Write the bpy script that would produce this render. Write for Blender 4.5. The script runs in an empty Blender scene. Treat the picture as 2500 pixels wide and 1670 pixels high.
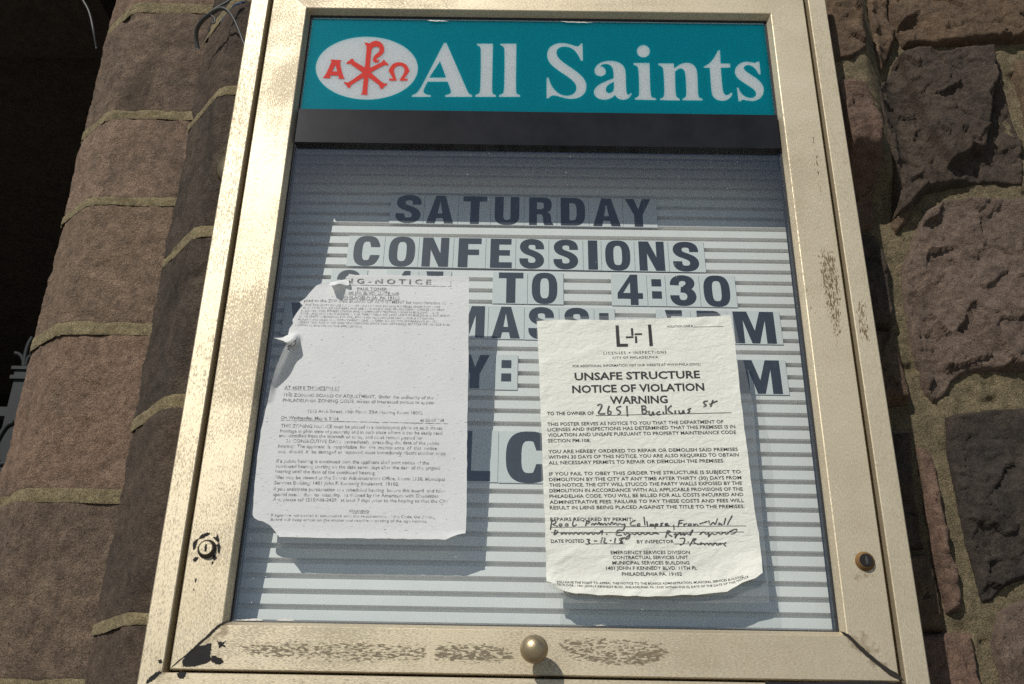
import bpy, math, random
import numpy as np
from mathutils import Vector, Matrix
from mathutils.geometry import delaunay_2d_cdt

random.seed(7)
SC = bpy.context.scene
COL = SC.collection
R = math.radians
Z0 = 1.70                                   # height of the lower edge of the glass above the pavement

# ------------------------------------------------------------------ camera
CAM = dict(x=-0.024386, y=-1.286602, z=-0.203247 + Z0, pitch=0.437936, roll=0.0180894, yaw=-0.0077072, f=2430.0)
cp, sp = math.cos(CAM['pitch']), math.sin(CAM['pitch'])
cy, sy = math.cos(CAM['yaw']), math.sin(CAM['yaw'])
FW = np.array([sy * cp, cy * cp, sp]); RT = np.array([cy, -sy, 0.0]); UP = np.cross(RT, FW)
cr, sr = math.cos(CAM['roll']), math.sin(CAM['roll'])
RT, UP = cr * RT + sr * UP, -sr * RT + cr * UP
CP = np.array([CAM['x'], CAM['y'], CAM['z']])
cam = bpy.data.cameras.new('camera'); camo = bpy.data.objects.new('camera', cam); COL.objects.link(camo)
cam.sensor_width = 36; cam.lens = 36 * CAM['f'] / 2500; cam.clip_start = 0.02; cam.clip_end = 500
camo.matrix_world = Matrix(((RT[0], UP[0], -FW[0], CP[0]), (RT[1], UP[1], -FW[1], CP[1]), (RT[2], UP[2], -FW[2], CP[2]), (0, 0, 0, 1)))
SC.camera = camo

# ------------------------------------------------------------------ sky, sun, exposure
SUN_A, SUN_B = 0.63, 0.94                   # light travels (A, 1, -B)
w = bpy.data.worlds.new('World'); SC.world = w; w.use_nodes = True
nt = w.node_tree
sky = nt.nodes.new('ShaderNodeTexSky'); sky.sky_type = 'NISHITA'; sky.sun_disc = False
sky.sun_elevation = math.atan(SUN_B / math.hypot(1, SUN_A)); sky.sun_rotation = math.atan2(-SUN_A, -1)
sky.dust_density = 0.3; sky.ozone_density = 2.6; sky.air_density = 1.0
bg = nt.nodes['Background']; bg.inputs['Strength'].default_value = 0.055
nt.links.new(sky.outputs[0], bg.inputs['Color'])
sl = bpy.data.lights.new('sun', 'SUN'); so = bpy.data.objects.new('sun', sl); COL.objects.link(so)
sl.energy = 3.7; sl.angle = R(0.5); sl.color = (1.0, 0.955, 0.88)
so.rotation_euler = Vector((SUN_A, 1, -SUN_B)).to_track_quat('-Z', 'Y').to_euler(); so.location = (-3, -5, 6)
SC.view_settings.view_transform = 'Standard'; SC.view_settings.look = 'None'
SC.view_settings.gamma = 1; SC.view_settings.exposure = 0.0; SC.view_settings.use_curve_mapping = False
SC.cycles.use_denoising = False
SC.cycles.max_bounces = 8; SC.cycles.transparent_max_bounces = 12


# ------------------------------------------------------------------ geometry helpers
def P(px, y0=0.0, k=0.0):
    """points of the photograph (2500 px wide) carried onto the plane Y = y0 + k*(z-Z0); y0 may be an array"""
    px = np.atleast_2d(np.asarray(px, float))
    d = (px[:, :1] - 1250) * RT + (835 - px[:, 1:2]) * UP + CAM['f'] * FW
    t = (y0 + k * (CP[2] - Z0) - CP[1]) / (d[:, 1] - k * d[:, 2])
    return CP + d * np.reshape(t, (-1, 1))

def zm(pts, ox, oy, s):
    a = np.asarray(pts, float)
    return a / s + np.array([ox, oy])

def hash3(ix, iy, iz):
    n = (ix * 374761393 + iy * 668265263 + iz * 2147483647 * 3 + 1013904223).astype(np.int64)
    n = (n ^ (n >> 13)) * 1274126177 & 0x7fffffff
    n = (n ^ (n >> 16)) * 668265263 & 0x7fffffff
    return (n ^ (n >> 15)) % 100003 / 100003.0

def vnoise(p):
    p = np.asarray(p, float); i = np.floor(p).astype(np.int64); f = p - i; f = f * f * (3 - 2 * f)
    r = 0
    for dx in (0, 1):
        for dy in (0, 1):
            for dz in (0, 1):
                wgt = (f[:, 0] if dx else 1 - f[:, 0]) * (f[:, 1] if dy else 1 - f[:, 1]) * (f[:, 2] if dz else 1 - f[:, 2])
                r = r + wgt * hash3(i[:, 0] + dx, i[:, 1] + dy, i[:, 2] + dz)
    return r * 2 - 1

def fbm(p, oct=4, gain=0.5):
    p = np.asarray(p, float); a = 1; s = 0; t = 0
    for o in range(oct):
        s = s + a * vnoise(p + 17.3 * o); t += a; a *= gain; p = p * 2.03
    return s / t

def sstep(x, a, b):
    t = np.clip((x - a) / (b - a), 0, 1); return t * t * (3 - 2 * t)

def inside(pts, poly):
    x, y = pts[:, 0], pts[:, 1]; c = np.zeros(len(pts), bool); n = len(poly); j = n - 1
    for i in range(n):
        xi, yi = poly[i]; xj, yj = poly[j]
        if yi != yj:
            c ^= ((yi > y) != (yj > y)) & (x < (xj - xi) * (y - yi) / (yj - yi) + xi)
        j = i
    return c

def pdist(pts, poly, closed=True):
    d = np.full(len(pts), 1e9); n = len(poly)
    for i in range(n if closed else n - 1):
        a = np.asarray(poly[i], float); b = np.asarray(poly[(i + 1) % n], float); ab = b - a
        t = np.clip(((pts - a) @ ab) / max(ab @ ab, 1e-12), 0, 1)
        d = np.minimum(d, np.linalg.norm(pts - a - t[:, None] * ab, axis=1))
    return d

def smooth_loop(pts, ang=48, it=2):
    pts = [np.asarray(p, float) for p in pts]
    for _ in range(it):
        n = len(pts); out = []; lim = math.cos(R(ang))
        keep = []
        for i in range(n):
            a = pts[i] - pts[i - 1]; b = pts[(i + 1) % n] - pts[i]
            keep.append((a @ b) / (np.linalg.norm(a) * np.linalg.norm(b) + 1e-9) < lim)
        for i in range(n):
            p, q = pts[i], pts[(i + 1) % n]
            if keep[i]: out.append(p)
            else: out.append(p * .75 + q * .25)
            if not keep[(i + 1) % n]: out.append(p * .25 + q * .75)
        pts = out
    return np.array(pts)

ORG = {}
def link_mesh(name, verts, faces, mat=None, parent=None, smooth=False, origin=None):
    verts = np.asarray(verts, float)
    org = ORG[parent.name] if parent is not None else (np.asarray(origin, float) if origin is not None else np.zeros(3))
    me = bpy.data.meshes.new(name)
    me.from_pydata((verts - org).tolist(), [], [tuple(int(i) for i in f) for f in faces])
    me.update()
    if smooth: me.polygons.foreach_set('use_smooth', [True] * len(me.polygons))
    ob = bpy.data.objects.new(name, me); COL.objects.link(ob)
    if mat: me.materials.append(mat)
    if parent is not None:
        ob.parent = parent; ORG[ob.name] = org
    else:
        ob.location = org; ORG[ob.name] = org
    return ob

def thing(name, label, cat, loc=(0, 0, 0), group=None):
    o = bpy.data.objects.new(name, None); COL.objects.link(o); o.location = loc; o.empty_display_size = .02
    ORG[o.name] = np.asarray(loc, float)
    return tag(o, label, cat, group)

def tag(o, label, cat, group=None):
    o['label'] = label; o['category'] = cat
    if group: o['group'] = group
    return o

def struct(o):
    o['kind'] = 'structure'; return o

def empty_part(name, parent):
    o = bpy.data.objects.new(name, None); COL.objects.link(o); o.parent = parent; o.empty_display_size = .02
    ORG[o.name] = ORG[parent.name]
    return o

class MB:
    def __init__(s): s.v = []; s.f = []
    def add(s, v, f):
        n = len(s.v); s.v += [tuple(map(float, p)) for p in v]; s.f += [tuple(int(i) + n for i in q) for q in f]
    def box(s, x0, x1, y0, y1, z0, z1):
        s.add([(x, y, z) for x in (x0, x1) for y in (y0, y1) for z in (z0, z1)],
              [(0, 1, 3, 2), (4, 6, 7, 5), (0, 4, 5, 1), (2, 3, 7, 6), (0, 2, 6, 4), (1, 5, 7, 3)])
    def tube(s, pts, r, n=8, flat=1.0):
        pts = [np.asarray(p, float) for p in pts]; m = len(pts); rs = r if hasattr(r, '__len__') else [r] * m
        base = len(s.v); prev = None
        for i, p in enumerate(pts):
            t = pts[min(i + 1, m - 1)] - pts[max(i - 1, 0)]; t /= np.linalg.norm(t) + 1e-12
            a = np.array([0, 1, 0.]) if prev is None else prev
            if abs(a @ t) > .95 and prev is None: a = np.array([1., 0, 0])
            u = a - (a @ t) * t; u /= np.linalg.norm(u) + 1e-12; prev = u; v = np.cross(t, u)
            for j in range(n):
                c, d = math.cos(2 * math.pi * j / n), math.sin(2 * math.pi * j / n)
                s.v.append(tuple(p + rs[i] * (c * u * flat + d * v)))
        for i in range(m - 1):
            for j in range(n):
                a = base + i * n + j; b = base + i * n + (j + 1) % n
                s.f.append((a, b, b + n, a + n))
        s.f.append(tuple(base + j for j in range(n))); s.f.append(tuple(base + (m - 1) * n + j for j in reversed(range(n))))
    def lathe(s, c, prof, n=32):
        """axis along -Y (towards the street): prof = (radius, distance towards the street)"""
        base = len(s.v); c = np.asarray(c, float)
        for r, h in prof:
            for j in range(n):
                a = 2 * math.pi * j / n
                s.v.append((c[0] + r * math.cos(a), c[1] - h, c[2] + r * math.sin(a)))
        for i in range(len(prof) - 1):
            for j in range(n):
                a = base + i * n + j; b = base + i * n + (j + 1) % n
                s.f.append((a, b, b + n, a + n))
        s.f.append(tuple(base + (len(prof) - 1) * n + j for j in range(n)))
    def build(s, name, mat, parent=None, smooth=False, origin=None):
        return link_mesh(name, s.v, s.f, mat, parent, smooth, origin)

def fill2d(loops):
    """filled polygon(s) with holes -> 2D verts, faces"""
    c = bpy.data.curves.new('tmp', 'CURVE'); c.dimensions = '2D'; c.fill_mode = 'BOTH'
    for lp in loops:
        s = c.splines.new('POLY'); s.points.add(len(lp) - 1)
        s.points.foreach_set('co', [v for p in lp for v in (p[0] * .01, p[1] * .01, 0, 1)]); s.use_cyclic_u = True
    o = bpy.data.objects.new('tmp', c); COL.objects.link(o)
    me = bpy.data.meshes.new_from_object(o.evaluated_get(bpy.context.evaluated_depsgraph_get()))
    v = np.array([(p.co.x * 100, p.co.y * 100) for p in me.vertices]); f = [tuple(p.vertices) for p in me.polygons]
    bpy.data.objects.remove(o); bpy.data.curves.remove(c); bpy.data.meshes.remove(me)
    return v, f

def text2d(body, offset=0.0, spacing=1.0):
    c = bpy.data.curves.new('tmp', 'FONT'); c.body = body; c.size = 100; c.offset = offset * 100; c.resolution_u = 2; c.space_character = spacing
    o = bpy.data.objects.new('tmp', c); COL.objects.link(o)
    me = bpy.data.meshes.new_from_object(o.evaluated_get(bpy.context.evaluated_depsgraph_get()))
    v = np.array([(p.co.x, p.co.y) for p in me.vertices]); f = [tuple(p.vertices) for p in me.polygons]
    bpy.data.objects.remove(o); bpy.data.curves.remove(c); bpy.data.meshes.remove(me)
    return v, f
_v, _f = text2d('H'); CAPH = _v[:, 1].max()

def orient(v, f):
    """faces towards the street (-Y)"""
    v = np.asarray(v); out = []
    for q in f:
        a, b, c = v[q[0]], v[q[1]], v[q[2]]
        n = np.cross(b - a, c - a)
        out.append(tuple(reversed(q)) if n[1] > 0 else tuple(q))
    return out

# ------------------------------------------------------------------ materials
def new_mat(name):
    m = bpy.data.materials.new(name); m.use_nodes = True
    return m, m.node_tree, m.node_tree.nodes['Principled BSDF']

def nd(t, typ, **kw):
    n = t.nodes.new('ShaderNode' + typ)
    for k, v in kw.items():
        if k.startswith('_'): setattr(n, k[1:], v)
        else:
            key = k.replace('__', ' ')
            s = n.inputs[int(key[1:])] if key[0] == 'i' and key[1:].isdigit() else n.inputs[key]
            if isinstance(v, bpy.types.NodeSocket): t.links.new(v, s)
            else: s.default_value = v
    return n

def mapping(t, scale=(1, 1, 1), rot=(0, 0, 0)):
    tc = nd(t, 'TexCoord'); return nd(t, 'Mapping', Vector=tc.outputs['Object'], Scale=scale, Rotation=rot).outputs[0]

def noise(t, vec, scale, detail=4, rough=.55, dist=0.0):
    return nd(t, 'TexNoise', Vector=vec, Scale=scale, Detail=detail, Roughness=rough, Distortion=dist).outputs['Fac']

def ramp(t, fac, a, b):
    return nd(t, 'MapRange', Value=fac, From__Min=a, From__Max=b).outputs[0]

def mixc(t, fac, a, b, blend='MIX'):
    n = nd(t, 'Mix', _data_type='RGBA', _blend_type=blend)
    for s, v in ((n.inputs[0], fac), (n.inputs[6], a), (n.inputs[7], b)):
        if isinstance(v, bpy.types.NodeSocket): t.links.new(v, s)
        elif isinstance(v, (int, float)): s.default_value = v
        else: s.default_value = (*v[:3], 1)
    return n.outputs[2]

def math_(t, op, a, b=0.0):
    n = nd(t, 'Math', _operation=op)
    for s, v in ((n.inputs[0], a), (n.inputs[1], b)):
        if isinstance(v, bpy.types.NodeSocket): t.links.new(v, s)
        else: s.default_value = v
    return n.outputs[0]

def mul(c, k): return tuple(x * k for x in c)

def plain(name, col, rough=.5, metal=0.0, spec=.5, var=0.0, bump=0.0, bscale=400):
    m, t, b = new_mat(name)
    b.inputs['Roughness'].default_value = rough; b.inputs['Metallic'].default_value = metal; b.inputs['Specular IOR Level'].default_value = spec
    v = mapping(t)
    if var:
        t.links.new(mixc(t, ramp(t, noise(t, v, 25, 6), .3, .7), mul(col, 1 - var), mul(col, 1 + var)), b.inputs['Base Color'])
    else: b.inputs['Base Color'].default_value = (*col, 1)
    if bump:
        t.links.new(nd(t, 'Bump', Strength=bump, Distance=.001, Height=noise(t, v, bscale, 5)).outputs[0], b.inputs['Normal'])
    return m

def stone_mat(name, col, col2, soot=.5, bump=.6, grain=1.0, shift=0.0, pits=.75):
    m, t, b = new_mat(name)
    v = nd(t, 'Mapping', Vector=nd(t, 'TexCoord').outputs['Object'], Location=(shift, shift * .7, shift * 1.3)).outputs[0]
    big = ramp(t, noise(t, v, 11, 5, .6, .6), .32, .68)
    c = mixc(t, big, col, col2)
    mid = ramp(t, noise(t, v, 55, 6, .65, .3), .30, .72)
    c = mixc(t, .75, c, mixc(t, mid, (.48, .46, .45), (1.42, 1.39, 1.34)), 'MULTIPLY')
    fine = ramp(t, noise(t, v, 420, 4, .7), .33, .67)
    c = mixc(t, .9 * grain, c, mixc(t, fine, (.42, .42, .42), (1.60, 1.58, 1.54)), 'MULTIPLY')
    pit = ramp(t, noise(t, v, 210, 4, .7, .6), .63, .69)
    c = mixc(t, math_(t, 'MULTIPLY', pit, pits), c, mul(col, .22))
    st = ramp(t, noise(t, nd(t, 'Mapping', Vector=v, Scale=(1, 1, .45)).outputs[0], 8, 7, .68, 1.0), .52, .70)
    c = mixc(t, math_(t, 'MULTIPLY', st, soot), c, mul(col, .33))
    lich = ramp(t, noise(t, v, 90, 5, .7), .70, .78)
    c = mixc(t, math_(t, 'MULTIPLY', lich, .35), c, tuple(min(1, x * 1.9 + .02) for x in col2))
    t.links.new(c, b.inputs['Base Color']); b.inputs['Roughness'].default_value = .92; b.inputs['Specular IOR Level'].default_value = .25
    h = math_(t, 'SUBTRACT', math_(t, 'ADD', math_(t, 'MULTIPLY', noise(t, v, 120, 8, .75, .4), 1.2), math_(t, 'MULTIPLY', noise(t, v, 480, 3, .7), .5)), math_(t, 'MULTIPLY', pit, .35))
    t.links.new(nd(t, 'Bump', Strength=min(1.0, bump * 1.25), Distance=.007, Height=h).outputs[0], b.inputs['Normal'])
    return m

def gold_mat(name, stretch, wear=.5, shift=0.0):
    """crackled gold paint; stretch = scale of the coordinates so that the flakes run along the member"""
    m, t, b = new_mat(name)
    tc = nd(t, 'TexCoord').outputs['Object']
    v = nd(t, 'Mapping', Vector=tc, Scale=stretch, Location=(shift, shift, shift)).outputs[0]
    iso = nd(t, 'Mapping', Vector=tc, Location=(shift * 2, 0, shift)).outputs[0]
    dens = ramp(t, noise(t, iso, 5.5, 3, .6, .5), .32, .68)
    streak = noise(t, nd(t, 'Mapping', Vector=tc, Scale=tuple(1.0 if q_ > .9 else .05 for q_ in stretch)).outputs[0], 120, 3, .6)
    fl_ = noise(t, v, 760, 3, .64, .35)
    sm_ = math_(t, 'ADD', fl_, math_(t, 'ADD', math_(t, 'MULTIPLY', dens, .17 * wear * 2), math_(t, 'MULTIPLY', streak, .16)))
    msk = math_(t, 'MULTIPLY', ramp(t, sm_, .675, .765), .50)
    tone = ramp(t, noise(t, iso, 16, 5, .6), .3, .7)
    gold = mixc(t, tone, (.61, .53, .385), (.67, .59, .445))
    gr = ramp(t, noise(t, v, 900, 2, .6), .3, .7)
    gold = mixc(t, .8, gold, mixc(t, gr, (.80, .79, .76), (1.18, 1.18, 1.15)), 'MULTIPLY')
    dark = mixc(t, ramp(t, noise(t, iso, 40, 2), .45, .6), (.25, .215, .15), (.23, .18, .11))
    t.links.new(mixc(t, msk, gold, dark), b.inputs['Base Color'])
    t.links.new(math_(t, 'MULTIPLY', math_(t, 'SUBTRACT', 1.0, msk), .80), b.inputs['Metallic'])
    t.links.new(math_(t, 'ADD', math_(t, 'MULTIPLY', msk, .12), .575), b.inputs['Roughness'])
    h = math_(t, 'SUBTRACT', math_(t, 'ADD', math_(t, 'MULTIPLY', noise(t, v, 1000, 3, .6), .9), math_(t, 'MULTIPLY', noise(t, iso, 260, 2), .06)), math_(t, 'MULTIPLY', msk, .5))
    t.links.new(nd(t, 'Bump', Strength=.20, Distance=.0008, Height=h).outputs[0], b.inputs['Normal'])
    return m

M = {}
M['gold_v'] = gold_mat('gold_paint_upright', (1, 1, .30), .62)
M['gold_v2'] = gold_mat('gold_paint_upright_sound', (1, 1, .30), .40, 3.7)
M['gold_h'] = gold_mat('gold_paint_level', (.30, 1, 1), .62, 1.9)
M['gold_h2'] = gold_mat('gold_paint_level_sound', (.30, 1, 1), .35, 5.3)
M['knob'] = plain('gold_knob', (.40, .32, .20), .40, .8, .5, var=.25, bump=.35, bscale=500)
M['primer'] = plain('black_primer', (.018, .017, .016), .7, 0, .2, var=.4, bump=.5)
M['rust'] = plain('brown_undercoat', (.16, .085, .025), .8, var=.4, bump=.4)
M['gap'] = plain('gap_shade', (.02, .016, .012), .9)  # near-black stands in for shade inside the door gap, mitres and keyway
M['dark_metal'] = plain('dark_bronze', (.016, .0155, .0165), .22, 0.0, .28, var=.25, bump=.03, bscale=60)
M['gasket'] = plain('black_rubber', (.012, .013, .015), .5)
M['board'] = plain('white_enamel', (.775, .745, .70), .45, var=.03)
M['tile'] = plain('tile_plastic', (.68, .68, .65), .35, spec=.4, var=.02)
M['glyph'] = plain('black_vinyl', (.018, .019, .021), .45, spec=.4, var=.2)
M['case_in'] = plain('case_lining', (.16, .20, .22), .7)
M['galv'] = plain('grey_cable_jacket', (.055, .058, .056), .5, var=.2)
M['iron'] = plain('painted_iron', (.014, .018, .019), .6, 0.0, .25, var=.25, bump=.2)
M['bronze'] = plain('old_bronze', (.10, .08, .045), .45, .6, var=.4, bump=.2)
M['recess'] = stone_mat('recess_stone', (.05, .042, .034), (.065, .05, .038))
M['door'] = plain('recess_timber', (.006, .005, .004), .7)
M['pave'] = plain('concrete', (.28, .27, .25), .9, var=.15)
M['mortar'] = stone_mat('sandy_mortar', (.215, .180, .105), (.245, .207, .125), .10, .6, 1.0, 2.0)
M['mortar_grey'] = stone_mat('weathered_mortar', (.180, .150, .092), (.220, .182, .112), .35, .9, 1.0, 5.0)
M['pier_brown'] = stone_mat('brown_sandstone', (.265, .192, .138), (.205, .150, .112), .75, .95, 1.0, 1.0)
M['pier_brown2'] = stone_mat('brown_sandstone_warm', (.285, .195, .140), (.220, .158, .120), .65, .95, 1.0, 4.0)
M['pier_brown3'] = stone_mat('grey_brown_sandstone', (.215, .160, .118), (.160, .122, .093), .85, .9, 1.0, 15.0)
M['pier_brown4'] = stone_mat('pale_sandstone', (.300, .215, .160), (.240, .175, .134), .5, .8, 1.0, 17.0)
M['pier_dark'] = stone_mat('sooty_sandstone', (.118, .094, .073), (.066, .056, .047), .6, .8, 1.0, 7.0)
M['pier_dark2'] = stone_mat('sooty_sandstone_red', (.132, .098, .075), (.084, .067, .055), .5, .8, 1.0, 9.0)
ROCK = {
    'brown': stone_mat('rock_brown', (.158, .108, .070), (.115, .083, .058), .5, .62, .85, 3.0, .4),
    'pink': stone_mat('rock_pink', (.190, .124, .094), (.140, .096, .072), .4, .62, .85, 6.0, .4),
    'dark': stone_mat('rock_dark', (.088, .067, .051), (.066, .053, .043), .5, .62, .85, 8.0, .4),
    'black': stone_mat('rock_black', (.062, .050, .041), (.046, .039, .035), .4, .62, .85, 11.0, .4),
    'tan': stone_mat('rock_tan', (.170, .125, .098), (.130, .100, .082), .5, .62, .85, 13.0, .4),
}

def thin_fresnel(t, k=1.0):
    """reflectance of a thin sheet, the same from both sides"""
    g = nd(t, 'NewGeometry')
    c = nd(t, 'VectorMath', _operation='DOT_PRODUCT', i0=g.outputs['Normal'], i1=g.outputs['Incoming']).outputs['Value']
    p5 = math_(t, 'POWER', math_(t, 'SUBTRACT', 1.0, math_(t, 'ABSOLUTE', c)), 5.0)
    return math_(t, 'MULTIPLY', math_(t, 'ADD', math_(t, 'MULTIPLY', p5, .96), .04), k)

def flaked(name, col, lo, hi, stretch, scale=420, k=1.0):
    m, t, b = new_mat(name); out = t.nodes['Material Output']; v = nd(t, 'Mapping', Vector=nd(t, 'TexCoord').outputs['Object'], Scale=stretch).outputs[0]
    b.inputs['Base Color'].default_value = (*col, 1); b.inputs['Roughness'].default_value = .7
    wr = nd(t, 'Attribute', _attribute_name='worn').outputs['Fac']
    a = math_(t, 'MULTIPLY', ramp(t, math_(t, 'ADD', math_(t, 'ADD', noise(t, v, scale, 4, .62, .3), math_(t, 'MULTIPLY', noise(t, v, 42, 3, .6), .30)), math_(t, 'SUBTRACT', math_(t, 'MULTIPLY', math_(t, 'SUBTRACT', wr, 1.0), .26), .165)), lo, hi), k)
    t.links.new(nd(t, 'MixShader', i0=a, i1=nd(t, 'BsdfTransparent').outputs[0], i2=b.outputs[0]).outputs[0], out.inputs['Surface']); return m
M['flaked_v'] = flaked('flaked_upright', (.15, .105, .05), .46, .54, (1, 1, .26), 520, .9)
M['flaked_h'] = flaked('flaked_level', (.19, .155, .095), .47, .55, (.26, 1, 1), 520, .85)
M['stain'] = flaked('brown_stain', (.17, .095, .035), .30, .70, (1, 1, 1), 60, .65)

def glass_mat():
    m, t, b = new_mat('window_glass'); t.nodes.remove(b)
    out = t.nodes['Material Output']
    tr = nd(t, 'BsdfTransparent', Color=(.905, .95, .955, 1)); gl = nd(t, 'BsdfGlossy', Roughness=.015, Color=(1, 1, 1, 1))
    mx = nd(t, 'MixShader', i0=thin_fresnel(t, 3.1), i1=tr.outputs[0], i2=gl.outputs[0])
    v = mapping(t)
    sp_ = ramp(t, nd(t, 'TexVoronoi', Vector=v, Scale=95.0).outputs['Distance'], .075, .045)
    zone = ramp(t, noise(t, v, 12, 4, .7), .52, .62)
    smear = math_(t, 'MULTIPLY', ramp(t, noise(t, nd(t, 'Mapping', Vector=v, Scale=(6, 1, 1.2)).outputs[0], 30, 6, .75), .56, .82), .05)
    dirt_haze = math_(t, 'MAXIMUM', math_(t, 'MULTIPLY', math_(t, 'MULTIPLY', sp_, zone), .65), math_(t, 'ADD', smear, .012))  # constant term paints an even whitish haze, on top of specks and smears
    df = nd(t, 'BsdfDiffuse', Color=(.75, .76, .76, 1))
    mx2 = nd(t, 'MixShader', i0=dirt_haze, i1=mx.outputs[0], i2=df.outputs[0])
    t.links.new(mx2.outputs[0], out.inputs['Surface']); return m
M['glass'] = glass_mat()

def film_mat(name, diff, trans, k, rough=.12):
    m, t, b = new_mat(name); t.nodes.remove(b); out = t.nodes['Material Output']
    tr = nd(t, 'BsdfTransparent', Color=(*trans, 1)); df = nd(t, 'BsdfDiffuse', Color=(*diff, 1)); gl = nd(t, 'BsdfGlossy', Roughness=rough)
    a = nd(t, 'MixShader', i0=k, i1=df.outputs[0], i2=tr.outputs[0])
    c = nd(t, 'MixShader', i0=thin_fresnel(t), i1=a.outputs[0], i2=gl.outputs[0])
    t.links.new(c.outputs[0], out.inputs['Surface']); return m
M['teal'] = film_mat('teal_film', (.001, .07, .09), (.0, .42, .48), .95)
M['letter_film'] = film_mat('white_film', (.26, .29, .30), (.87, .89, .90), .72)
M['red'] = film_mat('red_film', (.60, .055, .04), (.8, .1, .08), .10)
M['sleeve'] = film_mat('clear_sleeve', (.70, .72, .70), (.97, .97, .97), .90, .2)
m, t, b = new_mat('opal_acrylic')
b.inputs['Base Color'].default_value = (.93, .95, .95, 1); b.inputs['Subsurface Weight'].default_value = 1.0
b.inputs['Subsurface Radius'].default_value = (.022, .022, .022); b.inputs['Subsurface Scale'].default_value = 1.0; b.inputs['Roughness'].default_value = .4
M['opal'] = m

def paper_mat(name, col, bump, scale, speck=0.0, thru=.10):
    m, t, b = new_mat(name); v = mapping(t)
    c = mixc(t, ramp(t, noise(t, v, 14, 5, .6), .3, .7), mul(col, .95), mul(col, 1.03))
    if speck:
        s1 = ramp(t, noise(t, nd(t, 'Mapping', Vector=v, Scale=(.45, 1, 1.6)).outputs[0], 330, 2, .5), .69, .74)
        c = mixc(t, math_(t, 'MULTIPLY', s1, speck), c, (.16, .16, .16))
    t.links.new(c, b.inputs['Base Color']); b.inputs['Roughness'].default_value = .75; b.inputs['Specular IOR Level'].default_value = .25
    h = noise(t, nd(t, 'Mapping', Vector=v, Scale=(1, 1, 1.7), Rotation=(0, R(20), 0)).outputs[0], scale, 5, .6, .8)
    t.links.new(nd(t, 'Bump', Strength=bump, Distance=.002, Height=h).outputs[0], b.inputs['Normal'])
    tl = nd(t, 'BsdfTranslucent'); t.links.new(c, tl.inputs['Color'])
    t.links.new(nd(t, 'MixShader', i0=thru, i1=b.outputs[0], i2=tl.outputs[0]).outputs[0], t.nodes['Material Output'].inputs['Surface']); return m
M['poster'] = paper_mat('cream_paper', (.77, .775, .70), .85, 75)
M['notice'] = paper_mat('grey_white_paper', (.76, .77, .765), .30, 120, .8, .22)

def ink_mat(name, col, lo=None, hi=None, scale=160):
    m, t, b = new_mat(name); b.inputs['Base Color'].default_value = (*col, 1); b.inputs['Roughness'].default_value = .6
    if lo is not None:
        out = t.nodes['Material Output']; v = mapping(t)
        tr = nd(t, 'BsdfTransparent')
        mx = nd(t, 'MixShader', i0=ramp(t, noise(t, v, scale, 5, .65), lo, hi), i1=b.outputs[0], i2=tr.outputs[0])
        t.links.new(mx.outputs[0], out.inputs['Surface'])
    return m
M['ink'] = ink_mat('black_ink', (.022, .022, .022))
M['faded_ink'] = ink_mat('worn_ink', (.12, .12, .122), .43, .66, 130)
M['marker'] = ink_mat('marker_ink', (.05, .05, .048), .45, .80, 220)

# ------------------------------------------------------------------ ground and portal recess (setting)
b_ = MB(); b_.add([(-60, -60, 0), (60, -60, 0), (60, 3, 0), (-60, 3, 0)], [(0, 1, 2, 3)]); struct(b_.build('pavement', M['pave']))
XE2, YE2, XE1, YE1, XE3, XE4, YE4 = -.570, .15, -.662, .26, -.818, -.902, .336
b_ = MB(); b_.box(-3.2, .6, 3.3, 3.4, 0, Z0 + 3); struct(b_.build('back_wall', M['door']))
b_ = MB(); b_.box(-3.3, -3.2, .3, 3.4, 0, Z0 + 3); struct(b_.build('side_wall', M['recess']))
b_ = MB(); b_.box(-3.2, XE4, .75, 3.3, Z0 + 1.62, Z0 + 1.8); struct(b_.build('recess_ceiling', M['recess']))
b_ = MB(); b_.box(-3.3, -1.05, .26, .75, Z0 + 1.55, Z0 + 4.0); struct(b_.build('unseen_lintel', M['recess']))  # unseen head over the doorway, added to keep sun out of the recess

# ------------------------------------------------------------------ stepped piers left of the case
def zpx(x, y, Y): return float(P([(x, y)], Y)[0, 2])

def profile_pos(poly, s):
    """polyline point and outward normal at arc length s, corners eased"""
    poly = np.asarray(poly, float); seg = np.diff(poly, axis=0); L = np.linalg.norm(seg, axis=1); cum = np.concatenate([[0], np.cumsum(L)])
    i = np.clip(np.searchsorted(cum, s, 'right') - 1, 0, len(L) - 1); u = (s - cum[i]) / L[i]
    pos = poly[i] + seg[i] * u[:, None]
    nrm = np.stack([-seg[:, 1], seg[:, 0]], 1) / L[:, None]
    n = nrm[i].copy(); ease = .010
    for c in range(1, len(cum) - 1):
        near = np.abs(s - cum[c]) < ease; tt = (s - cum[c]) / ease * .5 + .5
        n[near] = nrm[c - 1] * (1 - tt[near, None]) + nrm[c] * tt[near, None]
        pos[near] -= (nrm[c - 1] + nrm[c]) * .0028 * (1 - np.abs(tt[near, None] * 2 - 1)) ** 1.5
    n /= np.linalg.norm(n, axis=1)[:, None]
    return pos, n, cum

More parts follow.
